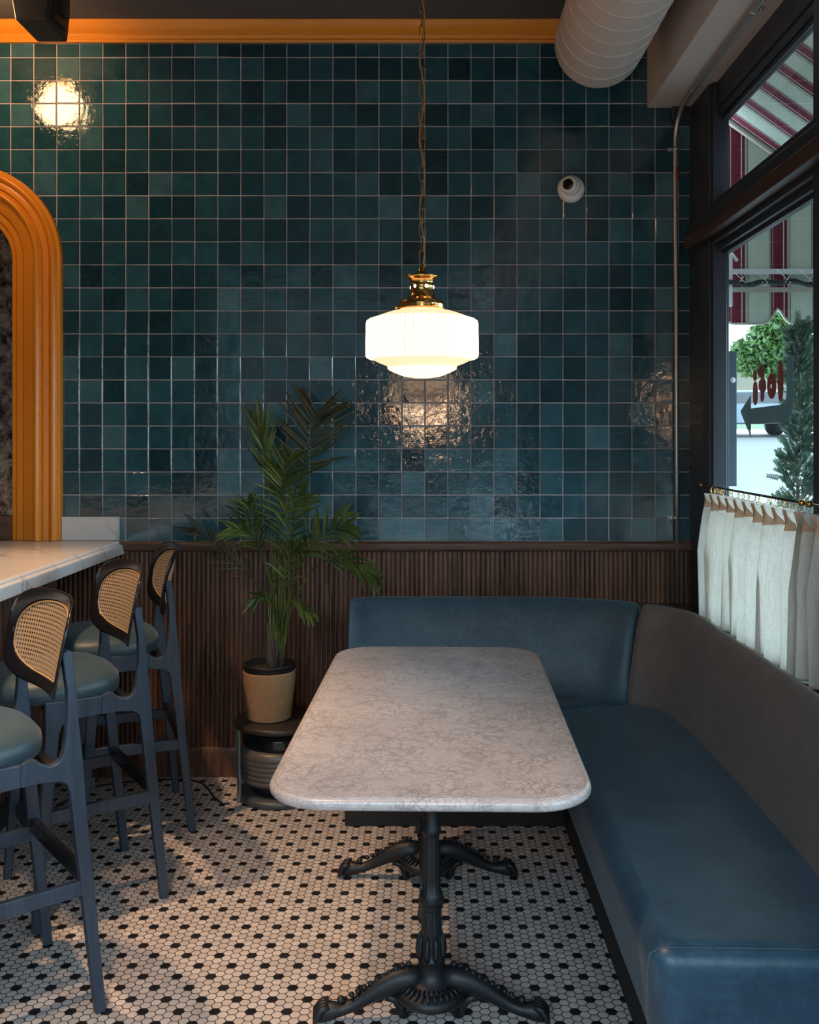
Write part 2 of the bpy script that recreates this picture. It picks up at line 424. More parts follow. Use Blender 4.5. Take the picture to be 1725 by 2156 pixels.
M['stripe_y'] = mk_stripe('awning_stripes_top', 'y', .197, .05)
M['awn_trim'] = simple('awning_binding', (.40,.36,.30), .9)
def vinyl(name, c, k):
    t = NT(name); t.pbr(c, .5, 0); tl = t.n('ShaderNodeBsdfTranslucent'); tl.inputs[0].default_value = (*c, 1)
    mx = t.n('ShaderNodeMixShader'); mx.inputs[0].default_value = k; t.l(t.b.outputs[0], mx.inputs[1]); t.l(tl.outputs[0], mx.inputs[2]); t.l(mx.outputs[0], t.out.inputs[0]); return t.m
M['decal_red'] = vinyl('brick_red_vinyl', (.26,.085,.055), .65)

M['decal_grey'] = vinyl('dark_grey_vinyl', (.20,.24,.24), .5)
# ------------------------------------------------------------------ the room shell
WY = 4.32; WXL = -3.3; CEIL = 3.355; TOPZ = 1.05; FRONT = -1.7
mb = MB().box((WXL, FRONT, -.06), (1.30, WY+.1, 0)); fl = struct('floor', mb, M['floor'])
mb = MB().box((WXL, FRONT, CEIL), (1.25, WY+.1, CEIL+.08)); struct('ceiling', mb, M['ceil'])
# back wall with separate glazed tiles on a grout bed
mb = MB().box((WXL, WY-.0052, 1.045), (1.20, WY, CEIL)).box((WXL, WY, 0), (1.30, WY+.12, CEIL+.05)); wb = struct('wall_back', mb, M['grout'])
rnd = random.Random(4); mb = MB(); P = .103; g = .0017; th = .008
k0 = int((WXL-(-.0149))/P)-1
for c in range(k0, 13):
    for r in range(0, 23):
        x0 = -.0149+c*P+g; x1 = x0+P-2*g; z0 = TOPZ+r*P+g; z1 = z0+P-2*g
        x0 = max(x0, WXL); x1 = min(x1, 1.20)
        if x1-x0 < .01: continue
        z1 = min(z1, CEIL)
        if z1-z0 < .01: continue
        q = [(x0, z0), (x1, z0), (x1, z1), (x0, z1)]
        e = .0022; ta, tb = rnd.gauss(0, .0038), rnd.gauss(0, .0038); cx, cz = (x0+x1)/2, (z0+z1)/2
        j = [rnd.uniform(-.0006, .0006) for _ in range(8)]
        a = [(p[0]+j[i], WY+.001, p[1]+j[i+4]) for i, p in enumerate(q)]
        b = []
        for i, p in enumerate(q):
            xx = p[0]+(e if p[0] == x0 else -e)+j[i]; zz = p[1]+(e if p[1] == z0 else -e)+j[i+4]
            b.append((xx, WY-th+(xx-cx)*ta+(zz-cz)*tb, zz))
        m_ = [(A[0], WY-th*.72, A[2]) for A in a]
        tone = min(1, max(.02, rnd.betavariate(2.2, 2.6)))
        mb.add(a+m_+b, [(4,5,9,8),(5,6,10,9),(6,7,11,10),(7,4,8,11),(8,9,10,11),(0,1,5,4),(1,2,6,5),(2,3,7,6),(3,0,4,7)], False, tone)
obj('tile_cladding', mb, M['tile'], wb)
YT = WY-th
mb = MB().box((WXL-.1, FRONT, 0), (WXL, WY+.1, CEIL)); struct('wall_left', mb, M['darkwall'])
# front wall behind the viewer
mb = MB().box((WXL, FRONT-.1, 0), (1.3, FRONT, .30)).box((WXL, FRONT-.1, 3.2), (1.3, FRONT, CEIL)).box((WXL, FRONT-.1, .30), (-2.3, FRONT, 3.2)).box((1.05, FRONT-.1, .30), (1.3, FRONT, 3.2))
struct('wall_front', mb, M['darkwall'])
# fluted wainscot
mb = MB(); pt = .0212; x = -1.665; i = 0
while x < 1.20:
    r = .0096; seg = 7
    vs = []; 
    for zz in (.13, 1.008):
        for k in range(seg+1):
            a = PI*k/seg; vs.append((x-r*math.cos(a), WY-.006-r*.95*math.sin(a), zz))
    mb.add(vs, [(k, k+1, k+seg+2, k+seg+1) for k in range(seg)], True); x += pt
mb.box((-1.70, WY-.007, .1), (1.20, WY+.001, 1.01))
struct('trim_1', mb, M['flute'])['label'] = 'dark fluted wood wainscot'
mb = MB()
pf = [(0,1.008),(-.030,1.008),(-.034,1.016),(-.034,1.040),(-.028,1.048),(-.0,1.0505)]
mb.prism([(-1.70, WY+y, z) for y, z in pf], (2.90,0,0)); struct('trim_2', mb, M['rail'], bevel=.002)
mb = MB()
pf = [(0,0),(-.026,0),(-.026,.105),(-.018,.13),(0,.132)]
mb.prism([(-1.70, WY+y, z) for y, z in pf], (2.90,0,0)); struct('baseboard_back', mb, M['flute'], bevel=.002)
# ochre crown moulding
pf = [(0,3.276),(-.018,3.276),(-.022,3.283),(-.020,3.292),(-.026,3.297),(-.030,3.304),(-.028,3.309),(-.034,3.313),(-.040,3.316),(-.050,3.323),(-.062,3.334),(-.070,3.344),(-.074,3.351),(-.080,3.356),(0,3.356)]
pf = [(y, 3.276+(z-3.276)*.97) for y, z in pf]
mb = MB().prism([(WXL, WY-.004+y, z) for y, z in pf], (-WXL+.975,0,0)); struct('trim_3', mb, M['ochre'], bevel=.0012)

# soffit above the window
mb = MB().box((.979, FRONT, 2.988), (1.30, WY+.02, CEIL+.02)); so = struct('wall_soffit', mb, M['plaster'], bevel=.004)

# ------------------------------------------------------------------ window wall on the right
WX = 1.17; GX = 1.234
bays = [(4.02, 2.932), (2.79, 1.70), (1.56, .47), (.33, -.76), (-.90, -1.6)]
zl0, zl1, zu0, zu1 = .77, 2.275, 2.52, 2.83
mb = MB().box((1.10, FRONT, 0), (1.28, WY+.02, .74)); struct('wall_right', mb, M['flute'])
win = bpy.data.objects.new('window_1', None); COL.objects.link(win); win['kind'] = 'structure'; win.location = (WX, 3.5, .77)
mb = MB()
mb.box((WX, 4.02, .74), (1.255, WY+.02, 2.99))                   # jamb at the tiled wall
mb.box((WX+.012, 4.0, .77), (GX+.006, 4.02, 2.99))
for a, b in zip(bays[:-1], bays[1:]):
    mb.box((WX, b[0], .74), (1.30, a[1], 2.99))                  # mullions
mb.box((WX, FRONT, .74), (1.30, bays[-1][1], 2.99))
obj('mullion', mb, M['frame'], win, bevel=.003)
mb = MB()
mb.box((1.198, FRONT, zu1+.05), (1.29, 4.02, 2.99)); mb.box((1.205, FRONT, zu1+.02), (1.25, 4.02, zu1+.05)); mb.box((1.22, FRONT, zu1), (1.25, 4.02, zu1+.02))
obj('window_head', mb, M['frame'], win, bevel=.003)
mb = MB()
mb.box((WX-.012, FRONT, 2.385), (1.29, WY-.004, 2.455)); mb.box((1.19, FRONT, 2.45), (1.27, 4.02, 2.50)); mb.box((1.215, FRONT, 2.495), (1.255, 4.02, zu0))
mb.box((WX+.004, FRONT, 2.315), (1.29, 4.02, 2.34)); mb.box((1.20, FRONT, 2.29), (1.26, 4.02, 2.32)); mb.box((1.222, FRONT, zl1), (1.25, 4.02, 2.292))
obj('transom', mb, M['frame'], win, bevel=.003)
mb = MB().box((1.128, FRONT, 2.338), (1.25, 4.255, 2.392)); obj('transom_fascia', mb, M['fascia'], win, bevel=.004, label='brown stained beam across the window')
mb = MB(); mb2 = MB()
for (y1, y0) in bays:
    mb.box((GX-.002, y0, zl0), (GX+.002, y1, zl1)); mb.box((GX-.002, y0, zu0), (GX+.002, y1, zu1))
    for (a, b) in ((zl0, zl1), (zu0, zu1)):
        mb2.box((GX-.03, y0, a), (GX+.012, y0+.075, b)); mb2.box((GX-.008, y1-.006, a), (GX+.012, y1, b))
    mb2.box((GX-.03, y0, zl0), (GX+.012, y1, zl0+.05))
obj('glass', mb, M['glass'], win); obj('sash', mb2, M['frame'], win, bevel=.002)
# dark block stands in for the shaded gap in the corner under the soffit
mb = MB(); mb.box((1.085, WY-.03, 2.925), (1.20, WY-.004, 2.99)); struct('soffit_gap_dark', mb, M['frame'], bevel=.006)
w2_ = bpy.data.objects.new('added_daylight_window', None); COL.objects.link(w2_); w2_['kind'] = 'structure'; w2_.location = (-.6, FRONT, .3)  # unseen window added to let daylight in from behind the camera
mb = MB()
for x in (-2.3, -1.2, -.1, 1.0): mb.box((x, FRONT-.08, .30), (x+.05, FRONT-.02, 3.2))
mb.box((-2.3, FRONT-.08, .30), (1.05, FRONT-.02, .36)); mb.box((-2.3, FRONT-.08, 3.14), (1.05, FRONT-.02, 3.2)); mb.box((-2.3, FRONT-.08, 2.35), (1.05, FRONT-.02, 2.42))
obj('window_frame', mb, M['frame'], w2_); obj('glass', MB().box((-2.28, FRONT-.052, .33), (1.03, FRONT-.048, 3.17)), M['glass'], w2_)
# wooden sill / ledge
mb = MB(); mb.prism([(.93, 4.10, .74), (.93, WY-.012, .74), (WX+.002, WY-.012, .74), (WX+.002, 4.02, .74), (GX-.01, 4.02, .74), (GX-.01, -1.0, .74), (1.035, -1.0, .74), (1.035, 3.9, .74)], (0,0,.035))
struct('trim_5', mb, M['sill'], bevel=.004)['label'] = 'dark wooden ledge under the window'

# ------------------------------------------------------------------ curtains
RODX, RODZ = 1.148, 1.315
def curtain(y1, y0, label, seed, npl):
    rn = random.Random(seed); mb = MB(); hm = []; NU = npl*30; NZ = 46; zt, zb = 1.285, .778
    L = y1-y0; off = [rn.uniform(-.25, .25) for _ in range(npl+2)]
    am = [rn.uniform(.75, 1.25) for _ in range(npl+2)]
    for iz in range(NZ+1):
        tz = (iz/NZ); z = zt+(zb-zt)*tz
        d = (zt-z)
        for iu in range(NU+1):
            u = iu/NU; ph = u*npl; c = math.floor(ph+.5); fr = ph-c       # fr in -.5...5, pleat at 0
            w = am[int(c)]
            zp = .062+.004*math.sin(c*2.1)
            if d < zp: wd_ = .09+.20*(1-d/zp); amp = .034
            else:
                k = min(1, (d-zp)/.17); wd_ = .10+.33*(1-(1-k)**2)*(.7+.3*w); amp = .036+.020*k*w
            q = abs(fr)/wd_
            if q < 1: x = -amp*math.cos(q*PI/2)**(.5 if d < zp else .5+.5*k)+.016
            else: x = .016
            if d < zp: x += .009*math.cos(fr*2*PI*3.0)*(1-d/zp)
            else: x += .007*min(1, (d-zp)/.2)*math.sin(ph*2*PI*1.7+off[int(c)]*9+d*4)
            y = y1-L*u + (.020*min(1, max(0, d-zp)/.2)*math.sin(fr*2*PI)*w*(1 if off[int(c)] > 0 else -.6)) + .010*off[int(c)]*min(1, d/.2)
            mb.v.append(Vector((RODX+.004+x, y, z))); hm.append(abs(fr) < .175 and d < zp+.004)
    for iz in range(NZ):
        for iu in range(NU):
            a = iz*(NU+1)+iu; mb.f.append([a, a+1, a+NU+2, a+NU+1]); mb.sm.append(True); mb.val.append(0)
    o = obj('cafe_curtain', mb, M['curtain'])
    if True:
        hd = MB(); idx = [j for j, f in enumerate(mb.f) if hm[f[0]] and hm[f[1]] and hm[f[2]] and hm[f[3]]]
        for j in idx: hd.add([mb.v[q]+Vector((-.0022, -.0008, 0)) for q in mb.f[j]], [(0,1,2,3)], True)
        ho = obj('pinch_pleats', hd, M['pleat'], o, label='thick folded linen pinch pleats'); ho['kind'] = 'stuff'
    s = o.modifiers.new('solid', 'SOLIDIFY'); s.thickness = .0012
    return tag(o, label, 'curtain', 'white cafe curtains')
curtain(3.965, 2.965, 'white pleated cafe curtain between the tiled wall and the dark mullion', 3, 10)
curtain(2.925, 1.75, 'white pleated cafe curtain starting in front of the mullion at the right edge', 5, 12)
def rod(y1, y0, label, grp):
    r = thing('curtain_rod', label, 'curtain rod', (RODX, y1, RODZ), grp)
    obj('rod', MB().tube([(RODX, y1, RODZ), (RODX, y0, RODZ)], .0042, 10), M['blackplastic'], r)
    for yy in (y1, y0):
        m = MB().sphere((RODX-.002, yy, RODZ), .011, 12); m.tube([(RODX, yy, RODZ), (WX+.004, yy, RODZ)], .005, 8)
        obj('finial', m, M['brass'], r, label='brass rod end')
rod(4.045, 2.958, 'thin black curtain rod with brass ends under the arrow sign', 'curtain rods')
rod(2.90, 1.75, 'thin black curtain rod whose brass end sits at the right edge mullion', 'curtain rods')
ringm = None
ys = [3.90-.0*i for i in range(1)]
ys = [3.885, 3.865, 3.845, 3.822, 3.80, 3.765, 3.71, 3.655, 3.60, 3.535, 3.48, 3.42, 3.36, 3.30, 3.235, 3.17, 3.11, 3.045, 2.99]
rr = random.Random(8)
for y in ys:
    if ringm is None:
        m = MB(); m.tube([(math.cos(a)*.0005, math.sin(a)*.0155, math.cos(a)*.0155) for a in [2*PI*k/24 for k in range(24)]], .0014, 6, closed=True)
        ro = obj('curtain_ring', m, M['brass'], local=True); ringm = ro; tag(ro, 'small brass ring holding the curtain on the black rod above the window curtain', 'curtain ring', 'brass rings on the curtain rod')
    else:
        ro = ringm.copy(); COL.objects.link(ro)
    ro.location = (RODX, y, RODZ-.0125); ro.rotation_euler = (0, 0, rr.uniform(-.9, .9)+R(35))

# ------------------------------------------------------------------ sign on the glass (mirrored, seen from inside)
def gp(px, py):
    Y = F*GX/(px-VX); return Vector((GX+.006, Y, H-(py-VY)*Y/F))
def flat(pts): 
    return MB().prism([gp(*p) for p in pts], (.0012,0,0))
dec = thing('window_sign', 'brick red lofi lettering with bent grey arrow on the window glass', 'sign', tuple(gp(1620, 830)))
arrow = [(1653,750),(1667,748),(1667,830),(1666,850),(1663,868),(1657,882),(1647,889),(1578,893),(1578,922),(1556,866),(1578,832),(1578,860),(1640,852),(1648,848),(1652,838),(1653,820)]
obj('arrow', flat(arrow), M['decal_grey'], dec)
def blob(cx, cy, rx, ry, n=20, pw=2.6):
    o = []
    for k in range(n):
        a = 2*PI*k/n; c, s = math.cos(a), math.sin(a)
        o.append((cx+rx*math.copysign(abs(c)**(2/pw), c), cy+ry*math.copysign(abs(s)**(2/pw), s)))
    return o
def merge(*ms):
    r = MB()
    for i, m in enumerate(ms): r.add([v+Vector((.0004*i,0,0)) for v in m.v], m.f)
    return r
obj('letter', flat(blob(1640, 802, 6, 43)), M['decal_red'], dec)                                  # l
ring = blob(1621.5, 813, 9.5, 27, 24, 2.1); inner = blob(1620.5, 813, 1.4, 4.5, 24, 2)
m = MB(); n = 24; fr = [gp(*p) for p in ring]; fi = [gp(*p) for p in inner]; dv = Vector((.0012,0,0))
m.add(fr+fi+[p+dv for p in fr]+[p+dv for p in fi], [(i, (i+1) % n, n+(i+1) % n, n+i) for i in range(n)]+[(2*n+i, 2*n+n+i, 2*n+n+(i+1) % n, 2*n+(i+1) % n) for i in range(n)]+[(i, 2*n+i, 2*n+(i+1) % n, (i+1) % n) for i in range(n)])
obj('letter', m, M['decal_red'], dec)                                                             # o
fpoly = [(1602,771),(1605,778),(1606,790),(1606,797),(1609,803),(1610,815),(1609,822),(1606,826),(1606,838),(1603,846),(1599,845),(1598,838),(1598,824),(1595,820),(1594,810),(1595,803),(1598,799),(1599,795),(1595,794),(1593,788),(1593,780),(1596,771),(1599,768)]
obj('letter', flat(fpoly), M['decal_red'], dec)                                                   # f
obj('letter', merge(flat(blob(1586.5, 791, 3.8, 11)), flat(blob(1587, 828, 5, 25))), M['decal_red'], dec)   # i

# ------------------------------------------------------------------ outside
pn = thing('exterior_panel', 'slate grey panel with a pale round disc outside the window by the wall', 'panel', (1.26, 4.08, 1.3))
obj('panel', MB().box((1.245, 4.035, 1.31), (1.292, 4.10, 1.875)), simple('slate_metal', (.055,.085,.105), .5, mott=.2, scale=200), pn, bevel=.002)
obj('disc', MB().lathe([(0.0001,.004),(.012,.0035),(.013,0)], (1.274, 4.035, 1.754), 20, 'y'), M['white_paint'], pn, label='pale round disc')

aw = thing('striped_awning', 'crimson and cream striped canvas awning outside the window', 'awning', (1.35, 4.5, 2.97))
YE = 4.5; zt = 2.99; sl = .716; X0 = 1.36; X1 = 2.50
def zs(X): return zt-sl*(X-1.405)
mb = MB(); mb.prism([(X0, YE, 2.27), (X0, YE, zs(X0)), (X1, YE, zs(X1)), (X1, YE, 2.2)], (0,.003,0)); obj('end_panel', mb, M['stripe_x'], aw)
mb = MB(); NX = 24
for i in range(NX+1):
    X = X0+(X1-X0)*i/NX
    mb.v += [Vector((X, -2.2, zs(X))), Vector((X, YE, zs(X)))]
for i in range(NX): mb.f.append([2*i, 2*i+1, 2*i+3, 2*i+2]); mb.sm.append(False); mb.val.append(0)
o = obj('canvas_top', mb, M['stripe_y'], aw); s = o.modifiers.new('s', 'SOLIDIFY'); s.thickness = .003
# scalloped valance of the end panel
def scal(X):
    px = VX+X*F/YE; u = ((px-1637)/128) % 1.0; u = min(u, 1-u)      # distance from cusp
    k = min(1, u/.30); return 2.042+.079*(1-math.sin(k*PI/2))**1.35
NX = 90; mb = MB(); tb = []
for i in range(NX+1):
    X = X0+(X1-X0)*i/NX; mb.v += [Vector((X, YE-.008, scal(X))), Vector((X, YE-.008, 2.27))]; tb.append((X, YE-.010, scal(X)))
for i in range(NX): mb.f.append([2*i, 2*i+2, 2*i+3, 2*i+1]); mb.sm.append(False); mb.val.append(0)
o = obj('valance', mb, M['stripe_x'], aw); s = o.modifiers.new('s', 'SOLIDIFY'); s.thickness = .002
obj('valance_binding', MB().tube(tb, .006, 6), M['awn_trim'], aw, label='taupe binding along the scalloped edge')
mb = MB().box((X0, YE-.03, 2.273), (X1, YE-.012, 2.295)); mb.box((X0, YE-.05, 2.12), (X0+.045, YE-.03, 2.42))
obj('frame_bar', mb, M['white_paint'], aw)
obj('frame_bar', MB().tube([(X0, YE-.02, zs(X0)-.02), (X1, YE-.02, zs(X1)-.02)], .009, 8), M['awn_trim'], aw)
obj('hem', MB().box((X0+.05, YE-.012, 2.19), (X1, YE-.006, 2.212)), M['awn_trim'], aw)
mb = MB(); mb.tube([(1.37+.02*i, YE-.06, 2.225+.006*math.sin(i*.9)-.004*math.sin(i*.37)) for i in range(52)], [.010+.004*math.sin(i*.7)**2 for i in range(52)], 8)
o = obj('string_light_cable', mb, M['rubber']); tag(o, 'black cable tied along the white awning bar outside', 'cable')
mb = MB()
for i in range(9):
    x = 1.40+.105*i; mb.tube([(x, YE-.045, 2.29), (x+.055, YE-.072, 2.225), (x+.05, YE-.05, 2.212)], .0016, 5); mb.tube([(x+.07, YE-.045, 2.272), (x+.03, YE-.072, 2.226)], .0016, 5)
obj('cable_tie', mb, M['white_paint'], o)
o = obj('awning_bracket', MB().box((1.30, 4.40, 2.38), (1.345, 4.46, 2.50)).tube([(1.33, 4.43, 2.44), (1.43, 4.46, 2.33)], .008, 6), M['white_paint']); tag(o, 'small white metal bracket at the inner end of the awning', 'bracket')

# ground, road, far things
def gz(Y): return -.02 if Y < 6 else -.02+(Y-6)*.0605
def ground(name, x0, x1, ys, dz, mat):
    m = MB()
    for i, y in enumerate(ys): m.v += [Vector((x0, y, gz(y)+dz)), Vector((x1, y, gz(y)+dz))]
    for i in range(len(ys)-1): m.f.append([2*i, 2*i+1, 2*i+3, 2*i+2]); m.sm.append(False); m.val.append(0)
    o = struct(name, m, mat); return o
ground('sidewalk', 1.3, 4.2, [-30, 0, 6, 14, 33], .10, M['walk'])
ground('road', 4.2, 40, [-30, 0, 6, 14, 33], 0, M['asphalt'])
ground('front_road', -30, 1.3, [-30, FRONT-.1], .0, M['asphalt'])
ground('curb', 1.3, 40, [33, 33.6], .12, M['walk'])
ground('grass_verge', 1.3, 40, [33.6, 60], .10, M['grass'])
bl = thing('shop_building', 'low beige building with grey band across the street', 'building', (14, 44, gz(44)))
obj('wall', MB().box((2, 44, gz(44)), (40, 54, 4.75)), M['stucco'], bl)
obj('window_band', MB().box((2.4, 43.9, gz(44)+.25), (39, 44.02, 2.75)), M['roofgrey'], bl)
obj('roof', MB().box((1.6, 43.6, 4.75), (40.4, 54.4, 5.1)), M['white_paint'], bl)

bl = thing('sky_blocker_building', 'long low building added across the front street to hide low sky from the tiles', 'building', (0, -14, 0))  # unseen building added so the tiles mirror dark wall instead of sky
obj('wall', MB().box((-16, -22, -.02), (22, -14, 5.4)), simple('dark_brick', (.032,.024,.022), .9, scale=6), bl)
obj('cornice', MB().box((-16.2, -22.2, 5.4), (22.2, -13.8, 5.6)), M['roofgrey'], bl)
for k in range(9): obj('shop_window', MB().box((-14+k*4, -14.02, .8), (-11.8+k*4, -13.96, 2.8)), M['blackgloss'], bl)
def car(cx, cy, label, mat):
    z0 = gz(cy); c = thing('car', label, 'car', (cx, cy, z0), 'cars parked across the street')
    side = [(-2.2,.35),(-2.25,.75),(-1.9,.95),(-1.2,1.02),(-.6,1.45),(1.2,1.48),(1.9,1.0),(2.2,.9),(2.25,.4)]
    obj('body', MB().prism([(cx+x, cy-.85, z0+z) for x, z in side], (0,1.7,0)), mat, c, bevel=.06, seg=3)
    gl = [(-1.05,1.04),(-.55,1.38),(1.1,1.40),(1.65,1.04)]
    obj('window', MB().prism([(cx+x, cy-.87, z0+z) for x, z in gl], (0,.04,0)), M['blackgloss'], c)
    for wx in (-1.4, 1.4):
        for wy in (-.86, .66): obj('wheel', MB().lathe([(.32,0),(.34,.04),(.34,.16),(.32,.2)], (cx+wx, cy+wy+.2, z0+.34), 24, 'y'), M['rubber'], c)
car(10.2, 31.5, 'silver car seen behind the red lettering on the glass', M['carpaint'])
car(15.4, 32.0, 'dark parked car behind the juniper', simple('dark_car', (.05,.06,.08), .25, .3))

def leafcloud(blobs, n, size, seed, flatten=1):
    rn = random.Random(seed); m = MB()
    for _ in range(n):
        c, r = rn.choice(blobs); c = Vector(c)
        d = Vector((rn.gauss(0,1), rn.gauss(0,1), rn.gauss(0,1))).normalized()*r*rn.uniform(.35, 1)
        d.z *= flatten; p = c+d; s = size*rn.uniform(.6, 1.3)
        u = Vector((rn.gauss(0,1), rn.gauss(0,1), rn.gauss(0,1))).normalized(); w = u.cross(Vector((rn.gauss(0,1), rn.gauss(0,1), rn.gauss(0,1)))).normalized()
        m.add([p-u*s, p+w*s*.5, p+u*s, p-w*s*.5], [(0,1,2,3)])
    return m
tr = thing('shade_tree', 'bright green leafy tree across the street behind the window', 'tree', (9.6, 25, gz(25)))
rn = random.Random(12); bl_ = []
for px, py, r in [(1660,690,.75),(1640,715,.6),(1610,735,.55),(1585,740,.45),(1575,765,.35),(1625,765,.5),(1660,745,.7),(1690,700,.8),(1650,660,.7),(1700,760,.7),(1605,705,.35),(1560,735,.25),(1640,785,.3),(1730,700,1.0),(1740,640,1.0),(1690,620,.9)]:
    bl_.append((tuple(at(px, py, 25)), r))
obj('foliage', leafcloud(bl_, 9000, .085, 2), M['treeleaf'], tr)
m = MB().tube([(11, 25, gz(25)), (10.8, 25, 2.4), (10.2, 25, 3.4), (9.8, 25, 4.2)], [.22,.18,.12,.06], 10)
for q in ((8.6,25,3.7), (9.2,24.7,4.3), (11.0,25.3,4.6)): m.tube([(10.5, 25, 2.9), ((10.5+q[0])/2, q[1], (2.9+q[2])/2+.15), q], [.08,.06,.03], 8)
obj('trunk', m, M['bark'], tr)

# juniper in a planter outside the glass
jx, jy = 1.655, 4.30
ju = thing('juniper_tree', 'tall thin juniper standing just outside the window glass', 'tree', (jx, jy, -.02))
rn = random.Random(21); mt = MB(); mf = MB(); zt_ = 2.03
mt.tube([(jx+.01*math.sin(z*3), jy, z) for z in [i*.1-.02 for i in range(20)]], [.020-.0009*i for i in range(20)], 8)
def sprig(p, d, L, rn):
    # flat scaly spray: short curved twigs with tiny lobes
    side = d.cross(Vector((rn.gauss(0,.4), -1, rn.gauss(0,.4)))).normalized(); n = 7
    for k in range(n):
        q = p+d*L*(k+.5)/n
        for s in (-1, 1):
            e = (d*.8+side*s*.75).normalized()*L*(.26*(1-k/n)+.11); w = e.cross(Vector((0,1,0))).normalized()*.0016
            mf.add([q-w, q+w, q+e*.6+w*1.3, q+e, q+e*.6-w*1.3], [(0,1,2,3,4)])
            for s2 in (-1, 1):
                qq = q+e*.45; e2 = (e.normalized()+side.cross(Vector((0,1,0)))*s2*.7+side*s2*.5).normalized()*L*.2; w2 = e2.cross(Vector((0,1,0))).normalized()*.0014
                mf.add([qq-w2, qq+w2, qq+e2*.7+w2, qq+e2, qq+e2*.7-w2], [(0,1,2,3,4)])
    w = d.cross(Vector((0,1,0))).normalized()*.0014
    mf.add([p-w, p+w, p+d*L+w*.3, p+d*L-w*.3], [(0,1,2,3)])
for i in range(260):
    z = .35+(zt_-.4)*(i/260)**.9; a = rn.uniform(0, 2*PI)
    reach = (.21-.155*((z-.35)/(zt_-.35))**1.2)*rn.uniform(.5, 1.15)
    if 1.32 < z < 1.50: reach *= .7
    b = Vector((jx, jy, z)); d = Vector((math.cos(a), math.sin(a)*.75, rn.uniform(.5, 1.1))).normalized()
    e = b+d*reach; mt.tube([b, b+d*reach*.5+Vector((0,0,-.01)), e], [.0035,.0025,.0012], 5)
    for k in range(5):
        q = b+d*reach*rn.uniform(.3, 1); dd = (d+Vector((rn.gauss(0,.45), rn.gauss(0,.3), rn.gauss(.2,.35)))).normalized()
        sprig(q, dd, rn.uniform(.032, .060), rn)
for k in range(8): sprig(Vector((jx, jy, 1.88+.018*k)), Vector((rn.uniform(-.5,.5), rn.uniform(-.3,.3), 1)).normalized(), .07, rn)
obj('trunk', mt, M['bark'], ju); obj('foliage', mf, M['juniper'], ju)
pl = obj('planter', MB().prism([(jx-.16, jy-.16, .28), (jx+.16, jy-.16, .28), (jx+.16, jy+.16, .28), (jx-.16, jy+.16, .28)], (0,0,-.30), bottom=[(jx-.12, jy-.12, .28), (jx+.12, jy-.12, .28), (jx+.12, jy+.12, .28), (jx-.12, jy+.12, .28)]), M['iron'], ju, bevel=.01)

# ------------------------------------------------------------------ duct, conduit, camera, speaker
duc = thing('air_duct', 'large pale round spiral air duct under the ceiling', 'air duct', (.707, 4.02, 3.148))
dc = Vector((.707, 0, 3.148)); dr = .183
m = MB(); ysd = [4.02, 4.015, 4.0]+[3.9-.2*i for i in range(33)]
m.tube([(dc.x, 4.02, dc.z), (dc.x, 4.015, dc.z), (dc.x, 4.0, dc.z), (dc.x, -3.15, dc.z)], [dr-.012, dr-.003, dr, dr], 96)
obj('duct_body', m, M['duct'], duc)
m = MB(); N = 1300; pitch = .115
m.tube([(dc.x+(dr+.0002)*math.cos(t), 3.99-pitch*t/(2*PI), dc.z+(dr+.0002)*math.sin(t)) for t in [2*PI*k/40 for k in range(N)]], .0022, 5)
obj('spiral_seam', m, M['duct'], duc)

cd = thing('electrical_conduit', 'galvanised conduit pipe running down the teal wall beside the window', 'conduit pipe', (1.104, 4.295, .78))
cx, cy = 1.104, 4.297
pts = [(cx+.006, cy, .775), (cx+.003, cy, 1.5), (cx+.001, cy, 2.2), (cx-.002, cy, 2.6), (cx-.002, cy, 2.84), (cx-.001, cy-.005, 2.875), (cx+.002, cy-.022, 2.915), (cx+.006, cy-.055, 2.948), (cx+.008, cy-.10, 2.966), (cx+.008, cy-.16, 2.974), (cx+.008, 2.5, 2.974), (cx+.008, 0, 2.974)]
obj('pipe', MB().tube(pts, .0105, 14), M['steel'], cd)
for z in (2.80, 1.155):
    m = MB().lathe([(.0125,-.008),(.0125,.008)], (cx, cy, z), 16); m.box((cx-.034, YT-.004, z-.007), (cx, YT-.001, z+.007)); m.sphere((cx-.026, YT-.006, z), .005, 8)
    obj('strap', m, M['steel'], cd)
for y in (4.05, 3.30):
    m = MB().lathe([(.0125,-.008),(.0125,.008)], (cx+.008, y, 2.974), 16, 'y'); m.box((cx+.008, y-.008, 2.983), (cx+.05, y+.008, 2.987)); m.sphere((cx+.035, y, 2.98), .006, 8)
    obj('strap', m, M['steel'], cd)
obj('sticker', MB().lathe([(.0110,0),(.0110,.062)], (cx-.001, cy, 2.655), 16), M['sticker'], cd, label='red and white paper sticker')
obj('sticker_stripe', MB().lathe([(.0112,0),(.0112,.06)], (cx+.0035, cy, 2.656), 16), M['red'], cd)
m = MB()
for k in range(6): m.box((cx-.006, cy-.0118, 2.660+k*.009), (cx+.001, cy-.0108, 2.663+k*.009))
obj('sticker_print', m, M['blackplastic'], cd)

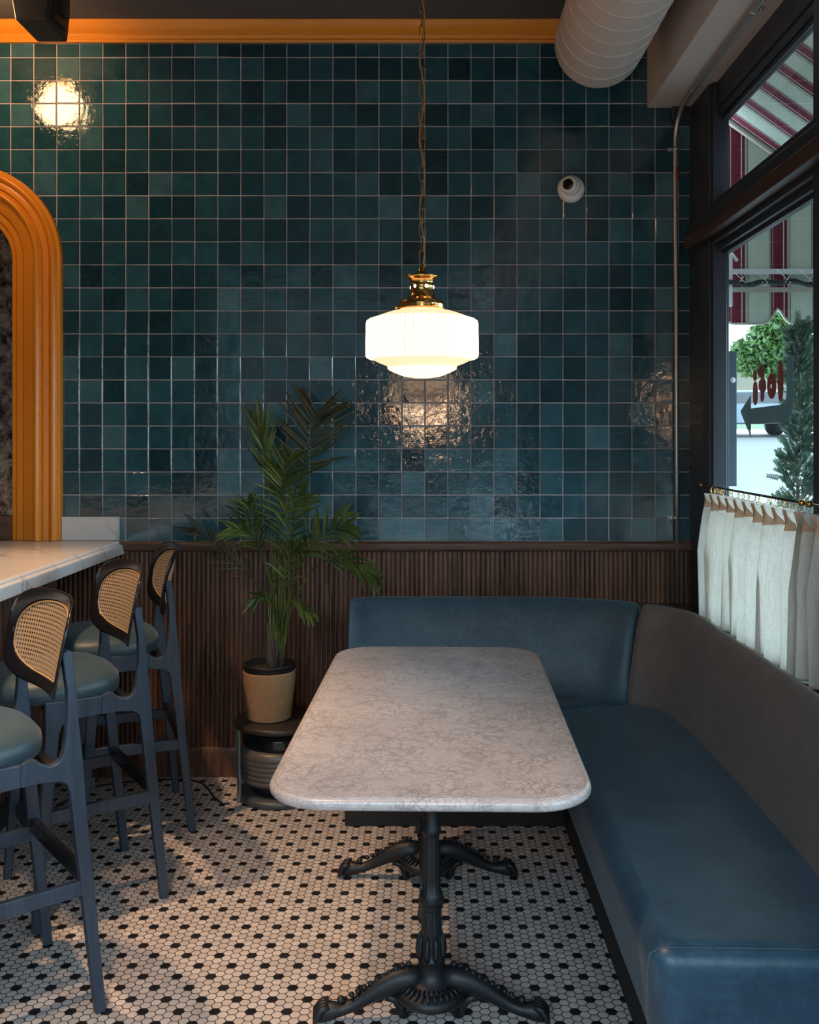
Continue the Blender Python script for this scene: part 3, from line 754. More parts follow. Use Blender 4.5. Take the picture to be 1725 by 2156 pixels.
cc = at(1202, 399, YT)
sec = thing('security_camera', 'white round turret security camera on the teal tiles', 'security camera', tuple(cc))
obj('base', MB().lathe([(.060,0),(.061,.008),(.059,.018),(.052,.026),(.048,.028)][::1], tuple(cc), 48, 'y'), M['white'], sec)
m = MB().sphere((0,0,0), .043, 32); bc = cc+Vector((-.004, -.038, .006)); m.xf(Matrix.Translation(bc)); obj('turret', m, M['white'], sec)
ld = Vector((-.48, -.87, -.02)).normalized(); q = ld.to_track_quat('Z', 'Y').to_matrix().to_4x4()
m = MB().lathe([(.036,.018),(.0375,.030),(.0350,.0365),(.032,.038)], (0,0,0), 32).xf(Matrix.Translation(bc) @ q); obj('lens_housing', m, M['white'], sec)
m = MB().lathe([(.0245,.032),(.0245,.0400),(.0225,.0425),(.014,.0450),(.0001,.0460)], (0,0,0), 32).xf(Matrix.Translation(bc) @ q); obj('lens', m, M['blackgloss'], sec, label='black lens window')
m = MB().sphere(cc+Vector((-.050, -.019, .008)), .0025, 8); obj('screw', m, M['blackplastic'], sec); m = MB().sphere(cc+Vector((.052, -.016, -.012)), .004, 8); obj('screw', m, M['white'], sec)

sp = thing('ceiling_speaker', 'black box speaker hanging from the ceiling above the crown moulding', 'speaker', (-1.60, 3.9, 3.355))
def bx(px0, py0, px1, py1, Y, dpt, m=None):
    a, b = at(px0, py1, Y), at(px1, py0, Y); return (m or MB()).box((a.x, Y, a.z), (b.x, Y+dpt, b.z))
mm = MB().prism([at(24, 0, 3.75), at(31, 41, 3.75), at(98, 41, 3.75), at(104, -14, 3.75), at(20, -24, 3.75)], (0,.22,0)); obj('cabinet', mm, M['blackplastic'], sp, bevel=.008)
mm = MB(); bx(100, -16, 118, 38, 3.80, .12, mm); bx(112, -22, 136, 27, 3.84, .06, mm); obj('bracket', mm, M['blackplastic'], sp, bevel=.004)
mm = MB().tube([at(98, 30, 3.86), at(99, 48, 3.86)], [.016,.012], 12); mm.tube([at(85, 30, 3.82), at(92, 44, 3.84), at(98, 50, 3.86)], .003, 6); obj('knob', mm, M['blackplastic'], sp)
obj('ceiling_mount', MB().tube([(-1.52, 3.86, 3.20), (-1.52, 3.86, 3.357)], .015, 12), M['blackplastic'], sp)

# ------------------------------------------------------------------ arched mirror on the back wall
def arch_sweep(prof, xr, zc, rad, xl, zb, y0):
    """prof: (inward distance, projection); path = right jamb up, corner arc, head to the left, arc, left jamb down"""
    m = MB(); path = []
    path.append((xr, zb, (-1, 0)))
    for k in range(25):
        a = PI/2*k/24; path.append((xr-rad+rad*math.cos(a), zc+rad*math.sin(a), (-math.cos(a), -math.sin(a))))
    for k in range(25):
        a = PI/2+PI/2*k/24; path.append((xl+rad+rad*math.cos(a), zc+rad*math.sin(a), (-math.cos(a), -math.sin(a))))
    path.append((xl, zb, (1, 0)))
    n = len(prof)
    for x, z, nn in path:
        for d, pr in prof: m.v.append(Vector((x+nn[0]*d, y0-pr, z+nn[1]*d)))
    for i in range(len(path)-1):
        for k in range(n-1): m.f.append([i*n+k, (i+1)*n+k, (i+1)*n+k+1, i*n+k+1]); m.sm.append(True); m.val.append(0)
    return m
def bead(d0, d1, base, hgt, n=8): return [(d0+(d1-d0)*k/n, base+hgt*math.sin(PI*k/n)) for k in range(n+1)]
pr = [(0,0),(0,.018),(.014,.020)]+bead(.015,.046,.020,.016,10)+[(.048,.022),(.0485,.017),(.050,.023),(.052,.024),(.074,.026),(.075,.019),(.080,.019),(.081,.026)]+bead(.083,.118,.026,.020,10)
pr += [(.121,.024),(.135,.022),(.150,.017),(.163,.012),(.165,.000),(.170,.000),(.171,.006),(.196,.004),(.198,-.006),(.204,-.006),(.206,0.0),(.222,-.002),(.224,-.010)]
pr = [(d, p+.012) for d, p in pr]; pr[0] = (0, 0)
am_ = thing('arched_mirror', 'tall mirror in a wide ochre arched moulding frame standing on the marble bar', 'mirror', (-2.6, WY, 1.06))
xr = (134-VX)/470
AX = arch_sweep(pr, xr, 1.52+(918-548)/470, .421, -4.6+1.35, 1.056, YT)
o = obj('arched_frame', AX, M['ochre'], am_); e = o.modifiers.new('e', 'EDGE_SPLIT'); e.split_angle = R(32)
m = MB(); ix = xr-.222; zc = 1.52+(918-548)/470; rr_ = .20; pts = [(ix, 1.056)]+[(ix-rr_+rr_*math.cos(a), zc+rr_*math.sin(a)) for a in [PI/2*k/12 for k in range(13)]]+[(-3.29, zc+rr_), (-3.29, 1.056)]
m.prism([(x, YT-.002, z) for x, z in pts], (0,.006,0)); obj('mirror_glass', m, M['mirror'], am_)
m = MB().box((-3.2, YT-.028, 1.056), (ix-.001, YT-.003, 1.165)); o = obj('mirror_base_rail', m, M['rail'], am_, bevel=.002, label='dark wooden rail at the foot of the mirror')

# ------------------------------------------------------------------ bar
bs = thing('bar_counter', 'streaked marble bar top with moulded edge below the arched mirror', 'bar counter', (-2.3, 3.3, 1.0))
pf = [(-2.9,1.054),(-1.388,1.054),(-1.379,1.051),(-1.374,1.044),(-1.374,1.040),(-1.362,1.036),(-1.359,1.030),(-1.357,.996),(-1.360,.993),(-2.9,.993)]
m = MB().prism([(x, .9, z) for x, z in pf], (0, YT-.902, 0)); obj('marble_top', m, M['marble_bar'], bs, bevel=.0015)
mb = MB(); y = .95; m = MB().box((-2.85, .95, .0), (-1.66, 4.285, .993)); 
while y < 4.28:
    r = .0096; seg = 6; vs = []
    for zz in (.10, .993):
        for k in range(seg+1):
            a = PI*k/seg; vs.append((-1.659+r*math.sin(a), y-r*math.cos(a), zz))
    mb.add(vs, [(k+1, k, k+seg+1, k+seg+2) for k in range(seg)], True); y += pt
obj('bar_front', mb, M['flute'], bs, label='dark fluted bar front'); obj('bar_body', m, M['flute'], bs)
obj('toe_kick', MB().box((-1.70, .95, 0), (-1.645, 4.285, .10)), M['frame'], bs)
m = MB().box((xr+.0015, YT-.022, 1.0555), (-1.379, YT-.0005, 1.160)); o = obj('backsplash', m, M['marble_bar'], bevel=.0015); tag(o, 'short white marble backsplash slab standing on the bar against teal tiles', 'backsplash')

# ------------------------------------------------------------------ bar stools (local: x lateral near->far 0...W, y forward, z up)
W = .435; D = .395
def make_stool():
    root = bpy.data.objects.new('bar_stool', None); COL.objects.link(root)
    def P3(s, z, x): return Vector((x, s, z))
    th_ = .027
    for far in (0, 1):
        xo = (W-th_/2) if far else -th_/2
        back = [(-.016,0),(.011,0),(.079,.600),(.086,.622),(.102,.632),(.160,.640),(.160,.697),(.150,.688),(.138,.681),(.126,.678),(.112,.681),(.101,.692),(.0945,.712),(.0885,.755),(.0850,.80),(.0860,.865),(.0985,.950),(.0975,.962),(.092,.967),(.078,.967),(.0735,.960),(.0625,.865),(.0545,.766),(.045,.676),(.040,.60)]
        lean = lambda s, z: 0
        obj('leg', MB().prism([P3(s, z, xo) for s, z in back], (th_,0,0)), M['stoolwood'], root, bevel=.004, local=True)
        front = [(D+.016,0),(D-.008,0),(.330,.60),(.322,.622),(.306,.634),(.20,.640),(.20,.697),(.372,.700),(.372,.60)]
        obj('leg', MB().prism([P3(s, z, xo) for s, z in front][::-1], (th_,0,0)), M['stoolwood'], root, bevel=.004, local=True)
        rail = [(.159,.640),(.159,.697),(.175,.703),(.201,.697),(.201,.640)]
        obj('seat_rail', MB().prism([P3(s, z, xo) for s, z in rail][::-1], (th_,0,0)), M['stoolwood'], root, bevel=.001, local=True)
        obj('stretcher', MB().prism([(xo+.003, .035, .322), (xo+.024, .035, .322), (xo+.024, D-.02, .322), (xo+.003, D-.02, .322)], (0,0,.040)), M['stoolwood'], root, bevel=.003, local=True)
    obj('stretcher', MB().box((0, .030, .352), (W, .052, .392)), M['bentwood'], root, bevel=.003, local=True)
    obj('stretcher', MB().box((0, D-.045, .212), (W, D-.020, .255)), M['stoolwood'], root, bevel=.003, local=True)
    obj('seat_frame', MB().box((0, .10, .640), (W, .13, .675)).box((0, .325, .640), (W, .350, .690)), M['bentwood'], root, bevel=.003, local=True)
    # cushion: superellipse plan, domed
    NS = 48; prof = [(.88,.686),(.965,.690),(.995,.703),(1.0,.718),(.985,.735),(.92,.752),(.78,.766),(.55,.775),(.25,.779),(.0,.780)]
    m = MB(); cx, cy = W/2, .305
    for rr, z in prof:
        for k in range(NS):
            a = 2*PI*k/NS; c, s_ = math.cos(a), math.sin(a); n = 2.7
            m.v.append(Vector((cx+.228*rr*math.copysign(abs(c)**(2/n), c), cy+.205*rr*math.copysign(abs(s_)**(2/n), s_), z)))
    for i in range(len(prof)-1):
        for k in range(NS): m.f.append([i*NS+k, i*NS+(k+1) % NS, (i+1)*NS+(k+1) % NS, (i+1)*NS+k])
    m.f.append(list(range(NS))[::-1]); m.sm = [True]*len(m.f); m.val = [0]*len(m.f)
    obj('seat', m, M['seatpad'], root, local=True)
    # curved backrest: frame ring + cane panel
    hw, hh = .243, .132; zc_ = .953; rad = .52
    def bp(a, b, off=0):      # a arc length, b height, off outward (backwards)
        t = a/rad; x = W/2+(rad+off)*math.sin(t); y = (.106-(rad+off)*(math.cos(t)-math.cos(hw/rad)))-b*.20
        return Vector((x, y, zc_+b))
    def se(k, N, ra, rb, n=3.9):
        t = 2*PI*k/N; c, s_ = math.cos(t), math.sin(t)
        return ra*math.copysign(abs(c)**(2/n), c), rb*math.copysign(abs(s_)**(2/n), s_)
    N = 80; m = MB(); wv = .034
    for k in range(N):
        a1, b1 = se(k, N, hw, hh); a0, b0 = se(k, N, hw-wv, hh-wv, 2.6)
        am_ = [(a1, b1, .021), (a1, b1, -.021), ((a1*.85+a0*.15), (b1*.85+b0*.15), -.025), ((a1*.25+a0*.75), (b1*.25+b0*.75), -.018), (a0, b0, -.010), (a0, b0, .014), ((a1+a0)/2, (b1+b0)/2, .021)]
        for a, b, o_ in am_: m.v.append(bp(a, b, o_))
    q = 7
    for k in range(N):
        for j in range(q): m.f.append([k*q+j, ((k+1) % N)*q+j, ((k+1) % N)*q+(j+1) % q, k*q+(j+1) % q])
    m.sm = [True]*len(m.f); m.val = [0]*len(m.f)
    obj('backrest_frame', m, M['bentwood'], root, local=True, sub=0)
    m = MB(); NR = 14; m.uv = []
    m.v.append(bp(0, 0, -.002)); m.uv.append((0.005, 0.005))
    for r in range(1, NR+1):
        for k in range(N):
            a, b = se(k, N, (hw-wv+.003)*r/NR, (hh-wv+.003)*r/NR, 2.6); m.v.append(bp(a, b, -.002)); m.uv.append((a+.5, b+.5))
    m.uv[0] = (.5, .5)
    for k in range(N): m.f.append([0, 1+k, 1+(k+1) % N])
    for r in range(NR-1):
        for k in range(N): m.f.append([1+r*N+k, 1+(r+1)*N+k, 1+(r+1)*N+(k+1) % N, 1+r*N+(k+1) % N])
    m.sm = [True]*len(m.f); m.val = [0]*len(m.f)
    obj('cane_panel', m, M['cane'], root, local=True, label='woven natural cane back panel')
    m = MB(); m.tube([bp(*se(k, N, hw-wv+.0005, hh-wv+.0005, 2.6), -.009) for k in range(N)], .0022, 6, closed=True)
    obj('cane_binding', m, M['cane_edge'], root, local=True)
    return root
proto = make_stool()
def copy_tree(o, parent=None):
    c = o.copy(); COL.objects.link(c); c.parent = parent
    for ch in list(o.children): copy_tree(ch, c)
    return c
stools = [((-.870, 2.546), (-1.136, 2.876), 'cane back bar stool nearest the viewer, cut by the left edge'),
          ((-.873, 3.175), (-1.119, 3.539), 'cane back bar stool in the middle of the row at the bar'),
          ((-.912, 3.709), (-1.080, 4.120), 'cane back bar stool farthest away, beside the potted palm')]
for i, (n_, f_, lab) in enumerate(stools):
    o = proto if i == 0 else copy_tree(proto)
    u = Vector((f_[0]-n_[0], f_[1]-n_[1], 0)); ang = math.atan2(u.y, u.x)
    o.location = (n_[0], n_[1], 0); o.rotation_euler = (0, 0, ang)
    tag(o, lab, 'bar stool', 'cane back bar stools along the marble bar')

# ------------------------------------------------------------------ dining table
TZ = .755; TL, TW = 1.485, .715
tb_ = thing('dining_table', 'rectangular grey white marble table on two black cast iron pedestals', 'table', (.0175, 2.765, 0))
ta = -R(1.25)
def rrect(hx, hy, r, n=10):
    o = []
    for cx, cy, a0 in ((hx-r, hy-r, 0), (-hx+r, hy-r, PI/2), (-hx+r, -hy+r, PI), (hx-r, -hy+r, 1.5*PI)):
        for k in range(n+1): a = a0+PI/2*k/n; o.append((cx+r*math.cos(a), cy+r*math.sin(a)))
    return o
m = MB(); prof = [(-.014,-.026),(-.006,-.0255),(0,-.020),(.0015,-.012),(0,-.005),(-.005,-.0005),(-.010,.0),(-.0105,-.0012),(-.013,-.0012),(-.0135,.0008),(-.03,.001)]
rings = []
for off, dz in prof: rings.append([(x, y, dz) for x, y in rrect(TW/2+off, TL/2+off, .135+off)])
n = len(rings[0])
for r in rings: m.v += [Vector(p) for p in r]
for i in range(len(rings)-1):
    for k in range(n): m.f.append([i*n+k, i*n+(k+1) % n, (i+1)*n+(k+1) % n, (i+1)*n+k])
m.f.append(list(range(n))[::-1]); m.f.append(list(range((len(rings)-1)*n, len(rings)*n)))
m.sm = [True]*(len(m.f)-2)+[False]*2; m.val = [0]*len(m.f)
m.xf(Matrix.Translation((.0175, 2.765, TZ)) @ Matrix.Rotation(ta, 4, 'Z'))
o = obj('tabletop', m, M['marble'], tb_); e = o.modifiers.new('e', 'EDGE_SPLIT'); e.split_angle = R(50)

def pedestal(cx, cy, back):
    base = obj('pedestal', MB().lathe([(.060,.0),(.064,.004)], (cx, cy, .725), 32), M['iron'], tb_)     # top plate
    # column
    fl_ = lambda i, a, r: r*(1-.055*(.5+.5*math.cos(a*14))) if i in range(11, 21) or i in range(28, 34) else r
    pf = [(.062,.070),(.066,.078),(.064,.090),(.052,.098),(.040,.108),(.036,.118),(.0335,.122),(.0335,.150),(.036,.153),(.036,.158),(.033,.163),(.0315,.168),(.030,.19),(.0290,.215),(.0275,.24),(.0270,.27),(.0268,.272),(.0268,.278),(.0268,.28),(.0268,.282),(.0268,.284),
          (.029,.286),(.030,.291),(.029,.297),(.032,.300),(.033,.308),(.031,.316),(.030,.326),(.0245,.333),(.0240,.36),(.0230,.40),(.0220,.44),(.0212,.47),(.0208,.478),(.025,.482),(.026,.490),(.024,.498),(.0205,.503),(.0200,.56),(.0195,.64),(.020,.69),(.030,.705),(.032,.725)]
    obj('column', MB().lathe(pf, (cx, cy, 0), 84, flute=fl_), M['iron'], base)
    # ribbed disc + leaf collar
    m = MB(); 
    m.lathe([(.055,.094),(.088,.080),(.094,.068),(.090,.058),(.060,.052)], (cx, cy, 0), 48)
    for k in range(30):
        a = 2*PI*k/30; c, s_ = math.cos(a), math.sin(a); m.tube([(cx+.056*c, cy+.056*s_, .097), (cx+.072*c, cy+.072*s_, .0935), (cx+.086*c, cy+.086*s_, .084)], [.0025,.0042,.0035], 6)
    obj('ribbed_disc', m, M['iron'], base); m = MB()
    for k in range(9):
        a = 2*PI*k/9+.2; c, s_ = math.cos(a), math.sin(a); m.tube([(cx+.031*c, cy+.031*s_, .158), (cx+.035*c, cy+.035*s_, .175), (cx+.033*c, cy+.033*s_, .200), (cx+.0285*c, cy+.0285*s_, .222)], [.007,.008,.006,.0015], 8)
    obj('leaf_collar', m, M['iron'], base); m = MB().lathe([(.030,.304),(.0315,.308),(.030,.312)], (cx, cy, 0), 32)
    for k in range(20):
        a = 2*PI*k/20; m.sphere((cx+.0315*math.cos(a), cy+.0315*math.sin(a), .308), .0035, 8)
    obj('bead_ring', m, M['iron'], base)
    angs = [R(180+(-9 if not back else 9)*1), R(0+(9 if not back else -9)*-1), R(90 if not back else -90)]
    angs = [R(186 if not back else 174), R(-6 if not back else 6), R(90 if not back else -90)]
    for a in angs:
        m = MB(); d = Vector((math.cos(a), math.sin(a), 0)); w = Vector((-math.sin(a), math.cos(a), 0)); L = .292
        # cabriole leg: stations (dist, z centre, half height, half width)
        st = [(.028,.100,.040,.036),(.065,.104,.038,.038),(.10,.098,.036,.034),(.14,.080,.032,.027),(.175,.060,.026,.022),(.205,.043,.020,.020),(.230,.034,.018,.021),(.245,.033,.021,.024),(.265,.032,.028,.028),(.282,.026,.024,.027),(.295,.016,.012,.018)]
        sg = 12
        for (r_, z, hz, hw_) in st:
            hz *= .86; hw_ *= .80
            for k in range(sg):
                t = 2*PI*k/sg; p = Vector((cx, cy, 0))+d*r_+w*hw_*math.cos(t); p.z = max(.0015, z+hz*math.sin(t)); m.v.append(p)
        for i in range(len(st)-1):
            for k in range(sg): m.f.append([i*sg+k, i*sg+(k+1) % sg, (i+1)*sg+(k+1) % sg, (i+1)*sg+k])
        m.f.append(list(range(sg))[::-1]); m.f.append(list(range((len(st)-1)*sg, len(st)*sg)))
        m.sm = [True]*len(m.f); m.val = [0]*len(m.f)
        c = Vector((cx, cy, 0))
        # toes of the paw, brow ridge on top of the leg, inner scroll underneath
        for j in (-1.5, -.5, .5, 1.5):
            q = c+d*.268+w*.0135*j; m.tube([q+Vector((0,0,.052)), q+d*.018+Vector((0,0,.046)), q+d*.032+w*.002*j+Vector((0,0,.026)), q+d*.036+Vector((0,0,.008))], [.007,.0085,.009,.005], 8)
        for j in range(10):
            r_ = .06+j*.0165; zz = .142-.0*r_-max(0, (r_-.07))*.52; m.sphere(c+d*r_+Vector((0,0,zz)), .0085, 8, (1,1,.8))
        m.sphere(c+d*.236+Vector((0,0,.058)), .011, 8)
        sc_pts = []
        for k in range(18):
            t = k/17*2.2*PI; rr_ = .026*(1-k/22); sc_pts.append(c+d*(.058+rr_*math.cos(t-1.2))+Vector((0,0,.030+rr_*math.sin(t-1.2))))
        m.tube([c+d*.12+Vector((0,0,.060)), c+d*.095+Vector((0,0,.052))]+sc_pts, [.011]*6+[.009]*14, 8)
        obj('claw_foot', m, M['iron'], base)
pedestal(.008, 2.525, False); pedestal(-.002, 3.295, True)

# ------------------------------------------------------------------ banquette
bq = thing('corner_banquette', 'blue grey upholstered L shaped corner booth behind the marble table', 'banquette', (.6, 3.3, 0))
line = [(-.335,3.975),(.10,3.970),(.40,3.962),(.55,3.948),(.68,3.912),(.791,3.850),(.872,3.780),(.918,3.67),(.938,3.50),(.946,3.25),(.948,2.95),(.945,2.6),(.940,2.25),(.938,1.97)]
def catmull(P, n=6):
    o = []
    for i in range(len(P)-1):
        p0, p1, p2, p3 = P[max(0,i-1)], P[i], P[i+1], P[min(len(P)-1,i+2)]
        for k in range(n):
            t = k/n
            o.append(tuple(.5*(2*b+(c-a)*t+(2*a-5*b+4*c-d)*t*t+(-a+3*b-3*c+d)*t**3) for a, b, c, d in zip(p0, p1, p2, p3)))
    o.append(P[-1]); return o
def offT(x, y):   # distance to the crown of the back, thicker along the tiled wall
    t = min(1, max(0, (y-3.45)/(3.95-3.45))); return .090+.075*t
def backrest(name, seg, mat, end0, end1):
    m = MB(); K = None
    P = catmull(seg); N = len(P)
    for i, p in enumerate(P):
        a = P[max(0, i-1)]; b = P[min(N-1, i+1)]; t = Vector((b[0]-a[0], b[1]-a[1])).normalized(); nrm = Vector((-t.y, t.x))
        if nrm.x+nrm.y < 0: nrm = -nrm
        if nrm.dot(Vector((.6, .8))) < 0: nrm = -nrm
        T = offT(*p); e = 0
        d0 = min(i, N-1-i)
        if (i == 0 and end0) or (i == N-1 and end1): e = .016
        elif (i == 1 and end0) or (i == N-2 and end1): e = .004
        prof = [(.0,.40),(.0,.47),(.012,.55),(T*.30,.64),(T*.48,.72),(T*.62,.775),(T*.78,.808),(T*.94,.827),(T*1.06,.831),(T*1.06+.010,.826),(T*1.06+.017,.815),(T*1.06+.02,.79),(T*1.06+.02,.40)]
        cxo, czo = T*.6, .6
        for o_, z in prof:
            if o_ < T*.9: o_ += e
            if z > .78: z -= e*.7
            m.v.append(Vector((p[0]+nrm.x*o_, p[1]+nrm.y*o_, z)))
        K = len(prof)
    for i in range(N-1):
        for k in range(K): m.f.append([i*K+k, i*K+(k+1) % K, (i+1)*K+(k+1) % K, (i+1)*K+k])
    m.f.append(list(range(K))); m.f.append(list(range((N-1)*K, N*K))[::-1])
    m.sm = [True]*(len(m.f)-2)+[False]*2; m.val = [0]*len(m.f)
    return obj(name, m, mat, bq)
backrest('backrest', line[:6], M['booth_blue'], True, True)
backrest('backrest', line[5:], M['booth_warm_lit'], True, True)
# seats
LN = catmull(line)
iL = [p for p in LN if p[0] <= .7915]; iR = [p for p in LN if p[0] >= .7905]
def seat(poly, inner):
    m = MB(); top = [(x, y, .46) for x, y in poly]; bot = [(x, y, .46) for x, y in inner]
    m.prism(top, (0,0,-.27), bottom=bot); return m
sx, sy, ny = .452, 3.695, 1.985
back_poly = [(-.335, sy), (sx-.002, sy)]+[(.80, 3.87)]+[(x, y+.05) for x, y in line[:5][::-1]]
back_in = [(-.335, sy+.03), (sx+.03, sy+.03)]+[(.80, 3.87)]+[(x, y+.05) for x, y in line[:5][::-1]]
obj('seat', seat(back_poly, back_in), M['booth'], bq, bevel=.05, seg=8)
side_poly = [(sx, ny), (1.0, ny-.02)]+[(x+.05, y+.02) for x, y in line[::-1] if y > 2.0 and x > .8]+[(.80, 3.872), (sx, sy-.004)]
side_in = [(sx+.032, ny+.03), (1.0, ny+.01)]+side_poly[2:-2]+[(.80, 3.872), (sx+.032, sy)]
obj('seat', seat(side_poly, side_in), M['booth'], bq, bevel=.058, seg=8)
obj('piping', MB().tube([(sx+.006, ny+.012, .20), (sx+.001, ny+.006, .30), (sx+.0, ny+.004, .42), (sx+.006, ny+.008, .450), (sx+.03, ny+.012, .4605), (.6, ny+.010, .4610), (.80, ny+.004, .4612), (.99, ny-.004, .461)], .0016, 6), M['booth_blue'], bq)
tk = MB().prism([(-.325, 3.754, .195), (.530, 3.754, .195), (.530, 2.03, .195), (.97, 2.03, .195), (.97, 4.2, .195), (-.325, 4.2, .195)], (0,0,-.195)); obj('toe_kick', tk, simple('black_plinth', (.010,.009,.010), .7), bq, bevel=.003)

# ------------------------------------------------------------------ pendant lamp
LY = 3.0; LX = (889-VX)*LY/F; S = LY/F
def lz(py): return H-(py-VY)*S
pd = thing('pendant_lamp', 'lit fluted opal glass pendant lamp with brass fitter hanging over the table', 'pendant lamp', (LX, LY, CEIL))
sh = [(0.0001,796.5),(20,795.5),(40,792),(58,785),(68,780),(72,777.5),(73,774),(73.5,771.5),(76,769.5),(86,766),(96,761.5),(103,757.5),(106,756),(112,756),(117,753.5),(119,749),(119,741),(119,720),(118.5,700),(118.5,684),(117,677),(112,673.5),(106,672),(101,670),(86,664),(68,658),(52,654),(45,652),(44,650)]
fi0 = [i for i, (r, y) in enumerate(sh) if 680 < y < 752 and r > 110]
def flt(i, a, r):
    if i in fi0: return r*(1-.022*(abs(math.cos(a*22))**6))
    return r
shade = obj('lamp_shade', MB().lathe([(r*S, lz(y)) for r, y in sh], (LX, LY, 0), 44*8, flute=flt), M['opal'], pd, label='glowing fluted opal glass shade')
br = [(44,653),(47,652),(48.5,649),(47,645),(48.5,643),(46.5,640),(47,637.5),(44,634),(41,632.5),(33,631),(28,626),(25,619),(24,611),(24,603),(24.5,600.5),(23.5,599.5),(25,593),(28,588),(34,585.5),(35.5,583.5),(34.5,581),(27,579.5),(16,577),(9,573),(7,570),(6.5,563),(4,561),(3.5,556)]
obj('brass_fitter', MB().lathe([(r*S, lz(y)) for r, y in br], (LX, LY, 0), 48), M['brass'], pd)
m = MB()
for a in [R(-90+q_) for q_ in (-38, 22, 82, 142, 202, 262)]:
    c, s_ = math.cos(a), math.sin(a); m = MB().sphere((LX+22.6*S*c, LY+22.6*S*s_, lz(605)), 3.8*S, 10, (1,1,1.15)); obj('vent_hole', m, M['opal_hole'], pd)
for a in (R(-168), R(-62), R(48)):
    c, s_ = math.cos(a), math.sin(a); m = MB().tube([(LX+46*S*c, LY+46*S*s_, lz(647)), (LX+53*S*c, LY+53*S*s_, lz(648)), (LX+54*S*c, LY+54*S*s_, lz(648)), (LX+58*S*c, LY+58*S*s_, lz(649))], [.0022,.0022,.0052,.0056], 10)
    obj('thumbscrew', m, M['brass'], pd)
# chain: one mesh per link would be tiny; links are alternated parts of one chain
def link_mesh(zc, rot, Ln=.050, Wd=.0185, r=.0016):
    pts = []; hl = Ln/2-Wd/2
    for k in range(9): a = PI*k/8; pts.append((Wd/2*math.cos(a), 0, hl+Wd/2*math.sin(a)))
    for k in range(9): a = PI+PI*k/8; pts.append((Wd/2*math.cos(a), 0, -hl+Wd/2*math.sin(a)))
    m = MB().tube(pts, r, 6, closed=True)
    return m.xf(Matrix.Translation((LX+.0005, LY, zc)) @ Matrix.Rotation(rot, 4, 'Z'))
z = lz(556)+.020; i = 0; rn = random.Random(2)
while z < CEIL+.0:
    obj('chain_link', link_mesh(z, (R(18) if i % 2 == 0 else R(104))+rn.uniform(-.22, .22)), M['brass_old'], pd); z += .0437; i += 1
cpts = []
zz = lz(566)
while zz < CEIL:
    k = (zz-lz(566))/.0437; cpts.append((LX+.0075*math.sin(k*1.15), LY-.004+.006*math.cos(k*1.15), zz)); zz += .011
obj('cord', MB().tube(cpts, .0024, 6), M['cord'], pd)
obj('ceiling_canopy', MB().lathe([(.004,CEIL-.03),(.05,CEIL-.02),(.06,CEIL)], (LX, LY, 0), 32), M['brass'], pd)
# unseen pendant added for warm fill; globe over the bar reflects in the tiles
p2 = thing('pendant_lamp', 'second opal pendant lamp added behind the viewer for warm fill light', 'pendant lamp', (LX, -.9, CEIL))
dz_ = Vector((0, -.9-LY, 0))
m = MB().lathe([(r*S, lz(y)) for r, y in sh], (LX, LY, 0), 88); m.v = [v+dz_ for v in m.v]; obj('lamp_shade', m, mk_shade('opal_glass_warm_fill', (1.0,.60,.34), 24.0), p2)
m = MB().lathe([(r*S, lz(y)) for r, y in br], (LX, LY, 0), 48); m.v = [v+dz_ for v in m.v]; obj('brass_fitter', m, M['brass'], p2)
obj('chain', MB().tube([(LX, -.9, lz(558)), (LX, -.9, CEIL)], .004, 8), M['brass_old'], p2)
gl = thing('ceiling_globe', 'round globe ceiling light over the bar beyond the left edge', 'ceiling light', (-1.86, 3.74, CEIL))
obj('globe', MB().sphere((-1.86, 3.74, 3.19), .10, 32), M['globe'], gl)
obj('mount', MB().lathe([(.045,3.28),(.07,3.33),(.075,CEIL)], (-1.86, 3.74, 0), 32), M['brass'], gl)

# ------------------------------------------------------------------ plant stand, pot and palm
SX, SY = -.625, 4.085
st = thing('plant_stand', 'low round dark plant stand with ribbed grey drum beneath the potted palm', 'plant stand', (SX, SY, 0))
RAD = .190
obj('top', MB().lathe([(.17,.303),(RAD,.305),(RAD+.003,.312),(RAD+.003,.322),(RAD-.002,.328),(.0001,.329)], (SX, SY, 0), 64), simple('dark_brown_top', (.030,.022,.019), .4), st)
m = MB().lathe([(.14,.225),(.155,.228),(.150,.235),(.158,.240),(.150,.246),(.158,.252),(.150,.258),(.158,.264),(.150,.270),(.150,.305)], (SX, SY, 0), 64); obj('ring_stack', m, M['blackgloss'], st)
pf = [(.150,.075)]
for k in range(6): z = .085+k*.0205; pf += [(.162+.004*k*.5, z), (.1655+.003*k*.5, z+.003), (.1665+.003*k*.5, z+.017), (.162+.004*k*.5, z+.0195)]
pf += [(.172,.212),(.155,.226)]
obj('ribbed_drum', MB().lathe(pf, (SX, SY, 0), 64), simple('warm_grey_metal', (.11,.095,.088), .42, .2), st)
obj('core', MB().lathe([(.12,.03),(.12,.08)], (SX, SY, 0), 48), M['blackplastic'], st)
obj('base', MB().lathe([(.165,.002),(.178,.004),(.180,.020),(.175,.030),(.10,.034)], (SX, SY, 0), 64), simple('grey_base', (.07,.07,.075), .4, .2), st)
